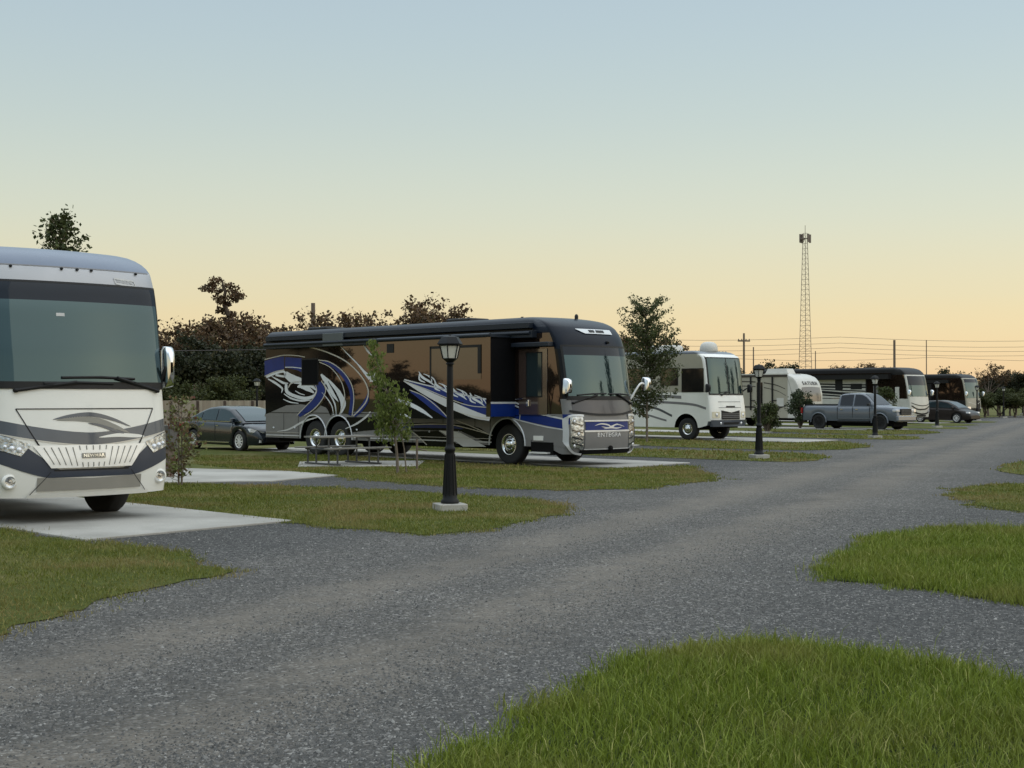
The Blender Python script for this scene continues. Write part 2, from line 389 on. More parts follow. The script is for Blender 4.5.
# gravel road with its aprons
def rp(p, q): return (p * RD[1] + q * RD[0], -p * RD[0] + q * RD[1])
road = [rp(-17, -40), rp(9, -40), rp(9, 45), rp(2.5, 100), rp(-2.5, 160), rp(-7.4, 160), rp(-11.5, 119), rp(-15, 92), rp(-17, 60)]
sheet('gravel_road', road, .004, 'gravel')

isl = []       # (outline, style)
A = [G(228, 572), G(190, 583), G(130, 594), G(60, 613), G(0, 634), G(-200, 720), G(-900, 760), G(-900, 520), G(-60, 524), G(0, 531), G(85, 542), G(180, 553)]
B = [G(567, 506), G(558, 514), G(500, 528), G(430, 535), G(330, 528), G(292, 523), G(130, 508.5), ext(G(130, 508.5), BK, 9), ext(G(165, 484), BK, 12), G(165, 484), G(330, 488), G(420, 493), G(520, 499)]
Cc = [G(715, 478), G(700, 482), G(650, 488), G(560, 491), G(430, 486), G(340, 477), ext(G(340, 474), BK, 6), ext(G(480, 461), BK, 15), G(520, 466.5), G(600, 469.5), G(690, 466)]
F_ = [G(447, 775), G(480, 745), G(530, 715), G(580, 690), G(636, 664), G(690, 649), G(740, 644), G(820, 647), G(900, 661), G(960, 673), G(1024, 687), G(1300, 735), G(1900, 820), G(1500, 1600), G(330, 1600), G(300, 900)]
Gg = [G(828, 575), G(848, 556), G(880, 539), G(930, 529), G(1000, 530), G(1100, 536), G(1500, 560), G(1500, 640), G(1100, 614), G(1024, 606), G(1000, 603), G(940, 593), G(880, 584), G(838, 581)]
H_ = [G(950, 496), G(972, 487), G(1024, 484), G(1200, 487), G(1300, 535), G(1080, 520), G(1024, 512), G(985, 507)]
I_ = [G(994, 470), G(1012, 463), G(1040, 460), G(1150, 460), G(1150, 482), G(1024, 476)]
isl += [(A, 'mid'), (B, 'mid'), (Cc, 'mid'), (F_, 'lush'), (Gg, 'lush2'), (H_, 'mid'), (I_, 'far')]
for k in (1, 2, 3, 4): isl.append((sh(B, k), 'far'))
for k in (1, 2, 3): isl.append((sh(Cc, k), 'far'))
isl.append((sh(I_, 1), 'far')); isl.append((sh(I_, 2), 'far'))
polys = []
for pl, st in isl:
    w = wobble(pl, {'lush': .10, 'lush2': .12, 'mid': .13, 'far': .15}[st], .16 if st != 'far' else .8)
    polys.append((w, st)); sheet('grass_verge', w, .012 + .0004 * len(polys), 'soil' if st.startswith('lush') else 'turf')
# concrete pads
a0, b0 = G(292, 522), G(85, 541.5)
pad_w = (b0[0] - a0[0], b0[1] - a0[1])
def pad(a, L=17, z=.03, w=pad_w):
    q = [a, (a[0] + w[0], a[1] + w[1])]; q += [ext(q[1], BK, L), ext(q[0], BK, L)]
    mb = MB(); mb.slab([(x, y, z - .06) for x, y in q], (0, 0, .06))
    return tag(mb.build('concrete_pad', 'concrete', bevel=.008), kind='structure')
a1 = G(690, 463.5)
pad(a0); pad(a1); pad((a1[0] + 8.65, a1[1] + 20.2)); pad((a1[0] + 17.3, a1[1] + 40.4)); pad((a1[0] + 25.95, a1[1] + 60.6))
pt = [G(338, 476), G(270, 482), G(165, 483.5), ext(G(165, 483.5), BK, 5), ext(G(165, 468.5), BK, 5), G(165, 468.5), G(290, 472)]
for k in range(4):
    q = sh(pt, k); mb = MB(); mb.slab([(x, y, -.02) for x, y in q], (0, 0, .045 + .002 * k)); tag(mb.build('concrete_pad', 'concrete'), kind='structure')
tp = [G(298, 467.6), G(300, 462.5), G(425, 461.5), G(418, 467)]
mb = MB(); mb.slab([(x, y, -.02) for x, y in tp], (0, 0, .052)); tag(mb.build('concrete_pad', 'concrete'), kind='structure')

# grass blades
def inside(px, py, poly):
    P = np.array(poly); x0, y0 = P[:, 0], P[:, 1]; x1, y1 = np.roll(x0, -1), np.roll(y0, -1)
    res = np.zeros(len(px), bool)
    for a, b, c, d in zip(x0, y0, x1, y1):
        if b == d: continue
        cond = ((b > py) != (d > py)) & (px < (c - a) * (py - b) / (d - b) + a); res ^= cond
    return res
def frustum(x, y, m=1.0): return (y > 5.6) & (np.abs(x) < y * (512 / FOC) * 1.04 + m)
pads_poly = []
for a in (a0, a1): pads_poly.append([a, (a[0] + pad_w[0], a[1] + pad_w[1]), ext((a[0] + pad_w[0], a[1] + pad_w[1]), BK, 17), ext(a, BK, 17)])
pads_poly += [sh(pt, 0), sh(pt, 1), tp]
def blades(outlines, dens, h, w, matname, name, zmax=60, spill=.05, clump=.5):
    Vs = []; Fs = []; Ts = []; off = 0
    for pl in outlines:
        P = np.array(pl); x0, y0 = P.min(0); x1, y1 = P.max(0)
        y1 = min(y1, zmax); y0 = max(y0, 5.6)
        if y1 <= y0: continue
        x0 = max(x0, -y1 * .38 - 1); x1 = min(x1, y1 * .38 + 1)
        n = int((x1 - x0) * (y1 - y0) * dens)
        if n <= 0: continue
        x = RNG.uniform(x0, x1, n); y = RNG.uniform(y0, y1, n)
        k = inside(x, y, pl) & frustum(x, y)
        for pp in pads_poly: k &= ~inside(x, y, pp)
        # thinner far off and in worn patches
        pn = np.sin(x * 1.7 + np.sin(y * 1.3) * 2) * np.sin(y * 1.9 + np.sin(x * 2.1) * 1.5)
        k &= RNG.random(n) < (1 - clump * .5 * (pn + 1) * .6) * np.clip(16 / np.maximum(y, 1), .25, 1)
        x, y, pn = x[k], y[k], pn[k]; n = len(x)
        x += RNG.normal(0, spill, n); y += RNG.normal(0, spill, n)
        hh = h * RNG.lognormal(0, .35, n) * (1 - .25 * pn) ; ww = w * RNG.uniform(.6, 1.3, n) * np.clip(y / 14, 1, 3)
        az = RNG.uniform(0, 2 * PI, n); lean = RNG.uniform(.1, .95, n) * hh; la = RNG.uniform(0, 2 * PI, n)
        dx, dy = np.cos(az) * ww / 2, np.sin(az) * ww / 2; lx, ly = np.cos(la) * lean, np.sin(la) * lean
        z0 = np.full(n, .005)
        V = np.empty((n, 5, 3))
        V[:, 0] = np.stack([x - dx, y - dy, z0], 1); V[:, 1] = np.stack([x + dx, y + dy, z0], 1)
        V[:, 2] = np.stack([x + dx * .8 + lx * .35, y + dy * .8 + ly * .35, hh * .6], 1); V[:, 3] = np.stack([x - dx * .8 + lx * .35, y - dy * .8 + ly * .35, hh * .6], 1)
        V[:, 4] = np.stack([x + lx, y + ly, hh * RNG.uniform(.75, 1, n)], 1)
        b = off + np.arange(n) * 5
        Fs.append(np.stack([b, b + 1, b + 2], 1)); Fs.append(np.stack([b, b + 2, b + 3], 1)); Fs.append(np.stack([b + 3, b + 2, b + 4], 1))
        t = np.clip(RNG.beta(2, 3, n), 0, 1); t = np.where(RNG.random(n) < .05, 1, t * .85)
        Vs.append(V.reshape(-1, 3)); Ts.append(np.repeat(t, 5)); off += n * 5
    o = np_mesh(name, np.concatenate(Vs), np.concatenate(Fs), matname, np.concatenate(Ts)); return tag(o, kind='stuff')
blades([p for p, s in polys if s == 'lush'], 5200, .085, .006, 'blade_lush', 'grass_blades', 16, .09)
blades([p for p, s in polys if s == 'lush2'], 3600, .075, .007, 'blade_lush', 'grass_blades', 30, .11)
blades([p for p, s in polys if s == 'mid'], 1900, .040, .007, 'blade_short', 'grass_blades', 42, .13)
blades([p for p, s in polys if s == 'far'], 260, .06, .012, 'blade_short', 'grass_blades', 75, .1)
def fringe(outlines, per_m, h, w, matname, spread, zmax):        # straggling tufts and runners past the edge of the turf
    cl = []
    for pl in outlines:
        P = np.array(pl)
        for a, b in zip(P, np.roll(P, -1, 0)):
            L = np.linalg.norm(b - a)
            if (a[1] < 5.6 or a[1] > zmax): continue
            for _ in range(RNG.poisson(L * per_m)):
                q = a + (b - a) * RNG.random(); cl.append((q[0] + RNG.normal(0, spread), q[1] + RNG.normal(0, spread)))
    sq = [[(x - r, y - r), (x + r, y - r), (x + r, y + r), (x - r, y + r)] for (x, y) in cl for r in (RNG.uniform(.03, .12),)]
    return sq
sq = fringe([p for p, s in polys if s == 'mid'], 5, 0, 0, '', .16, 32)
blades(sq, 1500, .035, .008, 'blade_short', 'grass_blades', 42, .05, 0)
sq = fringe([p for p, s in polys if s.startswith('lush')], 5, 0, 0, '', .08, 24)
blades(sq, 2400, .05, .007, 'blade_lush', 'grass_blades', 30, .05, 0)
# loose stones
def stones():
    n = 230000; y = 5.8 + (22 - 5.8) * RNG.random(n) ** 1.6; x = RNG.uniform(-1, 1, n) * (y * .38 + .6)
    k = np.ones(n, bool)
    for p, s in polys[:6]: k &= ~inside(x, y, p)
    for pp in pads_poly: k &= ~inside(x, y, pp)
    p_ = x * RD[1] - y * RD[0]
    track = np.exp(-((p_ + 4.75) / .5) ** 2) + np.exp(-((p_ + 6.4) / .5) ** 2)
    k &= RNG.random(n) > track * .9
    x, y = x[k], y[k]; n = len(x); s = RNG.lognormal(-5.0, .38, n).clip(.003, .018)
    base = np.array([(1, 0, 0), (0, 1, 0), (-1, 0, 0), (0, -1, 0), (0, 0, 1)], float)
    az = RNG.uniform(0, 2 * PI, n); c, s_ = np.cos(az), np.sin(az)
    V = np.empty((n, 5, 3)); jit = RNG.uniform(.6, 1.3, (n, 5, 3))
    for i, bb in enumerate(base):
        bx, by, bz = bb[0] * jit[:, i, 0] * s, bb[1] * jit[:, i, 1] * s * .8, bb[2] * jit[:, i, 2] * s * .8
        if i == 4: bx = (jit[:, i, 0] - .95) * s; by = (jit[:, i, 1] - .95) * s
        V[:, i] = np.stack([x + bx * c - by * s_, y + bx * s_ + by * c, .004 + bz + (0 if i == 4 else 0)], 1)
    b = np.arange(n) * 5
    F = np.concatenate([np.stack([b + i, b + (i + 1) % 4, b + 4], 1) for i in range(4)])
    tag(np_mesh('loose_gravel', V.reshape(-1, 3), F, 'stone', np.repeat(RNG.beta(2, 2.6, n), 5)), kind='stuff')
stones()

# ------------------------------------------------------------------ wheels
def wheel(parent, x, y, Rr, w, side, dual=False, style='truck', rimmat='chrome', steer=0):
    o = empty_parent = None
    mb = MB(); rr = Rr * (.52 if style == 'truck' else .68)
    prof = [(rr, -w * .42), (Rr * .86, -w * .5), (Rr * .96, -w * .44), (Rr, -w * .32), (Rr, w * .32), (Rr * .96, w * .44), (Rr * .86, w * .5), (rr, w * .42)]
    mb.lathe(prof, axis='y', n=32); mb.lathe([(rr * .99, w * .3 * side), (.01, w * .3 * side)], axis='y', n=24)
    t = mb.build('wheel', 'rubber', parent, (x, y, Rr)); t.rotation_euler = (0, 0, steer)
    m2 = MB(); s = side
    if style == 'truck':
        m2.lathe([(rr * 1.0, .46 * w * s), (rr * .93, .47 * w * s), (rr * .86, .30 * w * s), (rr * .80, .28 * w * s), (rr * .62, .36 * w * s), (rr * .5, .40 * w * s), (rr * .44, .40 * w * s), (rr * .42, .50 * w * s), (rr * .3, .56 * w * s), (.005, .58 * w * s)], axis='y', n=28)
        for k in range(10):
            a = 2 * PI * k / 10
            m2.lathe([(rr * .075, .385 * w * s), (.002, .388 * w * s)], (rr * .70 * math.cos(a), 0, rr * .70 * math.sin(a)), 'y', 8, 1)
            m2.lathe([(rr * .045, .40 * w * s), (rr * .045, .45 * w * s), (.002, .46 * w * s)], (rr * .5 * math.cos(a + .3), 0, rr * .5 * math.sin(a + .3)), 'y', 6, 0)
    else:
        m2.lathe([(rr * 1.0, .46 * w * s), (rr * .94, .47 * w * s), (rr * .90, .34 * w * s)], axis='y', n=28)
        m2.lathe([(rr * .26, .30 * w * s), (rr * .22, .42 * w * s), (.005, .43 * w * s)], axis='y', n=16)
        for k in range(10 if style == 'car' else 8):
            a = 2 * PI * k / (10 if style == 'car' else 8)
            d = .11 if k % 2 else .09
            pts = []
            for (rad, da, yy) in ((rr * .18, -.30, .40), (rr * .92, -.12, .42), (rr * .92, .12, .42), (rr * .18, .30, .40)):
                pts.append((rad * math.cos(a + da), yy * w * s - .012 * s, rad * math.sin(a + da)))
            m2.slab(pts, (0, .02 * s, 0))
        m2.lathe([(rr * .92, .22 * w * s), (.01, .22 * w * s)], axis='y', n=20, mi=1)
    m2.build('rim', [rimmat, 'black_plastic'], t)
    return t

# ------------------------------------------------------------------ motorhome / trailer shell
class Shell:
    def __init__(s, L, h, H, X0, b=.16, r=.16, n=5, Rr=.22, zbf=lambda t: .38, skirt=.45, arches=(), zref=1.35):
        s.L, s.h, s.H, s.b, s.r, s.n, s.Rr = L, h, H, b, r, n, Rr
        s.xz, s.xx = zip(*X0); s.zbf = zbf; s.skirt = skirt; s.arches = arches; s.zref = zref
    def X0(s, z): return float(np.interp(z, s.xz, s.xx))
    def hw(s, z):
        u = min(max((z - (s.H - s.Rr)) / s.Rr, 0), .985); return s.h - s.Rr * (1 - math.sqrt(1 - u * u))
    def fx(s, t, z):
        a = min(abs(t), 1.0)
        return s.X0(z) - s.b * a * a - s.r * (1 - (1 - a ** s.n) ** (1 / s.n))
    def P(s, y, z, off=0.0):
        h = s.hw(z); t = max(-1, min(1, y / h))
        p = np.array([s.fx(t, z), t * h, z])
        if off:
            e = .01; t2 = max(-1, min(1, (y + e) / h)); t1 = max(-1, min(1, (y - e) / h))
            dy = np.array([s.fx(t2, z) - s.fx(t1, z), (t2 - t1) * h, 0])
            dz = np.array([s.fx(t, z + e) - s.fx(t, z - e), t * (s.hw(z + e) - s.hw(z - e)), 2 * e])
            nn = np.cross(dy, dz); ln = np.linalg.norm(nn)
            if ln > 1e-9: p = p + nn / ln * off
        return tuple(p)
    def zb(s, x):
        z = s.skirt
        for (ax, ar, ah) in s.arches:
            d = abs(x - ax)
            if d < ar: z = max(z, ah - ar + math.sqrt(max(ar * ar - d * d, 0)))
        return z
    def build(s, mb, mf, zs=None):
        xe = s.X0(1.0) - s.b - s.r
        xs = set(np.linspace(-s.L, xe, 24))
        for (ax, ar, ah) in s.arches:
            for a in np.linspace(-1, 1, 25): xs.add(ax + ar * math.sin(a * PI / 2) * .9999)
            xs.add(ax - ar * 1.002); xs.add(ax + ar * 1.002)
        xs = sorted(x for x in xs if -s.L <= x <= xe)
        ts = [-1, -.998, -.99, -.975, -.95, -.92, -.88, -.82, -.75, -.65, -.5, -.35, -.18, 0]; ts = ts + [-t for t in ts[-2::-1]]
        cols = [('L', x) for x in xs[:-1]] + [('F', t) for t in ts] + [('R', x) for x in reversed(xs[:-1])]
        up = zs or list(np.linspace(s.zref + .1, s.H - s.Rr, 16)) + [s.H - s.Rr * (1 - math.sin(a)) for a in np.linspace(.12, PI / 2 * .985, 8)]
        fr = [0, .25, .5, .75, 1.0]
        rows = []
        for i in range(len(fr) + len(up)):
            row = []
            for kd, q in cols:
                zbot = s.zbf(q) if kd == 'F' else s.zb(q)
                if kd == 'F' and abs(q) == 1: zbot = s.zbf(q)
                z = zbot + fr[i] * (s.zref - zbot) if i < len(fr) else up[i - len(fr)]
                h = s.hw(z)
                if kd == 'F': row.append((s.fx(q, z), q * h, z))
                else: row.append((min(q, s.X0(z) - s.b - s.r), -h if kd == 'L' else h, z))
            rows.append(row)
        s.rows, s.cols = rows, cols
        def mm(i, j):
            c = cols[j]; x = rows[i][j][0]; z = (rows[i][j][2] + rows[i + 1][j][2]) / 2
            return mf(c[0] if c[0] == 'F' else c[0], c[1], z)
        mb.grid(rows, 0, True, mm)
        top = rows[-1]; mb.poly(top, mf('T', 0, s.H))
        # rear wall
        nL = len(rows)
        left = [rows[i][0] for i in range(nL)]; right = [rows[i][-1] for i in range(nL)]
        for i in range(nL - 1): mb.add([left[i], left[i + 1], right[i + 1], right[i]], [(0, 1, 2, 3)], mf('B', 0, (left[i][2] + left[i + 1][2]) / 2))
    def strip(s, mb, y0, y1, zt, zbm, off=.004, mi=0, ny=24, nz=6, smooth=True):
        fz = (lambda f: f if callable(f) else (lambda y: f)); zt, zbm = fz(zt), fz(zbm)
        rows = []
        for i in range(nz + 1):
            row = []
            for j in range(ny + 1):
                y = y0 + (y1 - y0) * j / ny; z = zbm(y) + (zt(y) - zbm(y)) * i / nz
                row.append(s.P(y, z, off))
            rows.append(row)
        mb.grid(rows, mi, smooth)
    def curve(s, mb, pts, w, off=.005, mi=0, n=8):     # painted ribbon on the nose, pts (y,z)
        c = catmull(pts, n); m = len(c); rows = [[], []]
        for i, p in enumerate(c):
            d = c[min(i + 1, m - 1)] - c[max(i - 1, 0)]; d = d / max(np.linalg.norm(d), 1e-9); nn = np.array([-d[1], d[0]])
            ww = (w if not callable(w) else w(i / (m - 1))) / 2
            a = p + nn * ww; b = p - nn * ww
            rows[0].append(s.P(b[0], b[1], off)); rows[1].append(s.P(a[0], a[1], off))
        mb.grid(rows, mi, True)
def taper(w): return lambda t: w * (math.sin(PI * min(max(t, 0), 1)) ** .7) + .004
def frect(mb, y, z, w, h, mi, off): pass

def mirror(parent, base, head, w, hgt, facing=1, mats=('chrome', 'black_plastic')):
    mb = MB(); x, y, z = head
    prof = [(0, -.5), (.8, -.5), (1, -.4), (1, .4), (.8, .5), (0, .5)]
    outer = [(-w / 2, -hgt / 2), (w / 2, -hgt / 2 * .92), (w / 2 * 1.05, hgt / 2 * .8), (w / 2 * .7, hgt / 2), (-w / 2 * .8, hgt / 2), (-w / 2 * 1.02, hgt / 2 * .8)]
    for i, (sc, xo) in enumerate(((1, -.06), (1.0, .0), (.9, .07), (.55, .11))):
        pass
    rows = []
    for (sc, xo) in ((.86, -.075), (1, -.05), (1.0, .0), (.93, .06), (.7, .10), (.25, .12)):
        rows.append([(x + xo, y + a * sc, z + b * sc) for a, b in outer + [outer[0]]])
    mb.grid(rows, 0, True)
    mb.poly([(x - .075, y + a * .86, z + b * .86) for a, b in outer], 1)
    o = mb.build('mirror', list(mats), parent)
    m2 = MB(); m2.tube(catmull([base, ((base[0] + x) / 2 + .06, (base[1] + y) / 2, max(base[2], z) + 0.0), (x, y, z - hgt * .1)], 5), .028, 8)
    m2.build('mirror_arm', mats[1] if True else mats[0], o); return o
def wiper(parent, sh_, pivot, tipa, blade):
    mb = MB(); P = lambda q, o: sh_.P(q[0], q[1], o)
    mb.tube([P(pivot, .03), P(tipa, .05)], .026, 6)
    mb.tube([P((pivot[0] + .05, pivot[1] + .02), .03), P((tipa[0] * .6 + pivot[0] * .4, tipa[1] * .6 + pivot[1] * .4 + .015), .045)], .010, 6)
    mb.tube([P(blade[0], .025), P(((blade[0][0] + blade[1][0]) / 2, (blade[0][1] + blade[1][1]) / 2 + .015), .035), P(blade[1], .025)], .02, 6)
    mb.lathe([(.03, -.03), (.03, .03), (.001, .035)], P(pivot, .02), 'x', 10)
    mb.build('wiper', 'black_plastic', parent)
def under(parent, L, h, xf, axles=(), z0=.42, z1=1.2):
    mb = MB(); mb.box(-L + .15, xf - .1, -h + .42, h - .42, z0, z1)
    for ax, w_ in axles: mb.tube([(ax, -h + .2, .5), (ax, h - .2, .5)], .09, 8)
    for ax, w_ in axles: mb.box(ax - 1.1, ax + 1.1, -h + .36, h - .36, .5, 1.25)
    mb.build('chassis', 'under', parent)

# ================================================================== motorhome 1 (nose only in view, left)
def motorhome_one():
    c = (-6.07, 19.75)
    root = empty('motorhome', (c[0], c[1], 0), ROT, label='white and pearl motorhome cut off at the left edge, ribbed chrome grille and big windshield', cat='motorhome')
    H = 3.92
    X0 = [(.3, .22), (.45, .30), (.7, .34), (.9, .34), (1.2, .31), (1.6, .26), (1.9, .22), (2.4, .16), (3.0, .06), (3.3, -.01), (3.5, -.08), (3.6, -.14), (3.7, -.24), (3.78, -.36), (3.85, -.54), (3.9, -.76), (3.93, -1.1)]
    s = Shell(12.5, 1.28, H, X0, b=.17, r=.15, n=6, Rr=.36, zbf=lambda t: .38 + .02 * t * t, skirt=.42, arches=((-1.6, .66, 1.2), (-9.3, .66, 1.2)))
    mb = MB()
    def mf(kd, q, z):
        if kd == 'F' or kd in 'LR':
            if z > 3.60: return 10
            if z > 3.32: return 1
            if z < .40: return 3
            return 0
        return 10 if kd == 'T' else 0
    s.build(mb, mf)
    # slate band dipping across the nose
    zt = lambda y: 1.27 + .17 * (abs(y) / 1.2) ** 1.6; zl = lambda y: 1.10 + .16 * (abs(y) / 1.2) ** 1.6
    s.strip(mb, -1.255, 1.255, zt, zl, .003, 2, 36, 2)
    s.strip(mb, -1.255, 1.255, lambda y: zl(y) + .0, lambda y: zl(y) - .018, .005, 5, 36, 1)
    # dark surround that carries the headlights
    sb = lambda y: .66 + .20 * max(0, (abs(y) - .62) / .62) ** 1.3
    s.strip(mb, -1.262, 1.262, lambda y: min(1.16, .77 + .75 * max(0, abs(y) - .50)) + (.10 * max(0, (abs(y) - .95) / .3)), sb, .004, 4, 48, 3)
    # hood panel seam
    for pts in (((-1.03, 1.60), (1.03, 1.60)), ((-1.03, 1.60), (-.80, 1.18)), ((-.80, 1.18), (-.56, .78)), ((1.03, 1.60), (.80, 1.18)), ((.80, 1.18), (.56, .78)), ((-.56, .76), (.56, .76))):
        s.curve(mb, [pts[0], ((pts[0][0] + pts[1][0]) / 2, (pts[0][1] + pts[1][1]) / 2), pts[1]], .022 if pts[0][1] < 1.5 else .014, .009, 6)
    # leaf-shaped swooshes on the hood panel
    s.curve(mb, [(-.55, 1.455), (-.3, 1.50), (0, 1.52), (.3, 1.46), (.62, 1.345)], taper(.055), .006, 2)
    s.curve(mb, [(-.50, 1.445), (-.2, 1.46), (.1, 1.43), (.35, 1.35), (.60, 1.25)], taper(.075), .006, 7)
    s.curve(mb, [(-.05, 1.40), (.15, 1.36), (.35, 1.29), (.5, 1.245)], taper(.035), .007, 2)
    s.curve(mb, [(.1, 1.20), (.4, 1.225), (.7, 1.21), (.85, 1.20)], taper(.05), .007, 0)
    # bumper: taupe inset, seams and lamps
    s.strip(mb, -.78, .78, lambda y: .64 + .03 * abs(y), lambda y: .48 - .03 * abs(y) * 0, .005, 7, 20, 2)
    for sg in (-1, 1):
        s.curve(mb, [(sg * .60, .74), (sg * .70, .62), (sg * .86, .44), (sg * .88, .38)],   .010, .006, 6)
    s.strip(mb, -.9, .9, .445, .40, .03, 0, 20, 1)
    # crease above windshield, its shade drawn as a grey line, and three marker lamps
    s.strip(mb, -1.2, 1.2, 3.60, 3.585, .004, 8, 30, 1)
    for y in (-.95, -.25, -.02, .2, .95):
        p = s.P(y, 3.57, .0); mb.lathe([(.022, 0), (.018, .03), (.002, .035)], p, 'x', 8, 6)
    # outlined maker's mark, upper corner
    s.curve(mb, [(.54, 3.475), (.70, 3.465), (.88, 3.455)], .02, .006, 9); s.curve(mb, [(.56, 3.40), (.72, 3.385), (.90, 3.375)], .022, .006, 9)
    s.curve(mb, [(.545, 3.475), (.548, 3.44), (.56, 3.40)], .014, .006, 9); s.curve(mb, [(.88, 3.455), (.89, 3.42), (.91, 3.375)], .014, .006, 9)
    mb.text('DUTCH STAR', .055, lambda x, y, z: s.P(.72 + x * .8, 3.43 - x * .06 + y, .008 + z), 9, .001)
    mb.build('body', ['pearl_paint', 'silver_roof', 'blue_grey', 'under', 'dark_slate', 'line_silver', 'black_plastic', 'taupe', 'grey_stripe', 'sign_white', 'roof_blue'], root)
    under(root, 12.5, 1.28, .2, ((-1.25, 1), (-9.3, 1)), .5)
    w = MB(); s.strip(w, -1.235, 1.235, 3.35, 3.10, .012, 1, 40, 4); s.strip(w, -1.235, 1.235, 3.10, 1.97, .012, 0, 40, 14)
    s.strip(w, -.42, -.30, 2.93, 2.885, .016, 2, 2, 1)
    w.build('windshield', ['windshield', 'shade_band', 'sign_white'], root)
    k = MB(); s.strip(k, -1.25, 1.25, 1.975, 1.875, .018, 0, 40, 2)
    s.strip(k, -1.252, -1.232, 3.35, 1.9, .014, 0, 2, 12); s.strip(k, 1.232, 1.252, 3.35, 1.9, .014, 0, 2, 12)
    s.strip(k, -1.25, 1.25, 3.375, 3.345, .014, 0, 40, 1)
    k.build('windshield_trim', 'black_plastic', root)
    g = MB(); gw = lambda f: .80 - .24 * (1 - f)
    rows = []
    for i in range(9):
        f = i / 8; z = .79 + .31 * f; hw_ = .60 + .24 * f
        rows.append([s.P(-hw_ + 2 * hw_ * j / 40, z + .0, .022) for j in range(41)])
    g.grid(rows, 0, True)
    for j in range(-7, 8):
        yb, yt = j * .076, j * .102
        if abs(j) < 3: segs = ((.80, .86), (1.03, 1.09))
        else: segs = ((.80 + .006 * abs(j), 1.07),)
        for a, b in segs:
            fa, fb = (a - .79) / .31, (b - .79) / .31
            g.tube([s.P(yb + (yt - yb) * fa, a, .024), s.P(yb + (yt - yb) * fb, b, .024)], .008, 5, 1)
    gr = g.build('grille', ['satin_metal', 'taupe'], root)
    t = MB(); rows = []
    s.strip(t, -.175, .175, .985, .915, .034, 1, 6, 1); t.text('NEWMAR', .062, lambda x, y, z: s.P(x * 1.12, .95 + y, .036 + z), 0, .004, 1.05)
    t.build('badge', ['chrome', 'taupe'], root)
    for sg in (-1, 1):
        l = MB()
        zt = lambda y: 1.17 + .12 * (abs(y) - .85) / .4
        zl = lambda y: 1.15 - .24 * min(1, (abs(y) - .80) / .18) + .07 * max(0, (abs(y) - .98) / .28)
        s.strip(l, sg * .87, sg * 1.262, (lambda y: 1.125 + .13 * (abs(y) - .87) / .39), (lambda y: 1.10 - .14 * min(1, (abs(y) - .87) / .12) + .09 * max(0, (abs(y) - .99) / .27)), .014, 0, 16, 5)
        for yy, zz, rr in ((1.01, 1.045, .042), (1.10, 1.065, .042), (1.18, 1.09, .03)):
            p = s.P(sg * yy, zz, .016); l.lathe([(rr, 0), (rr * .8, .012), (.002, .02)], p, 'x', 14, 1)
        l.build('headlight', ['lens', 'lens_bright'], root)
        f = MB(); p = s.P(sg * 1.13, .62, 0); f.lathe([(.105, -.02), (.10, .02), (.075, .025)], p, 'x', 20, 0); f.lathe([(.075, .024), (.05, .01), (.002, .02)], p, 'x', 16, 1)
        f.build('fog_light', ['pearl_paint', 'lens'], root)
        wheel(root, -1.25, sg * 1.03, .52, .30, sg, steer=.05)
        wheel(root, -9.3, sg * 1.06, .52, .30, sg)
    wiper(root, s, (1.12, 1.85), (.42, 2.03), ((-.40, 2.03), (.72, 2.02)))
    wiper(root, s, (-1.02, 1.85), (-.20, 1.965), ((-.65, 1.945), (.36, 1.95)))
    mirror(root, (.0, 1.25, 2.0), (.0, 1.36, 2.20), .15, .62)
    mirror(root, (.0, -1.25, 2.0), (.05, -1.55, 2.22), .19, .66)
    cl = MB()
    # driver-side window awning box seen edge on
    cl.box(-5.2, -1.2, 1.28, 1.45, 3.25, 3.42); cl.build('awning', 'black_plastic', root, bevel=.02)
motorhome_one()

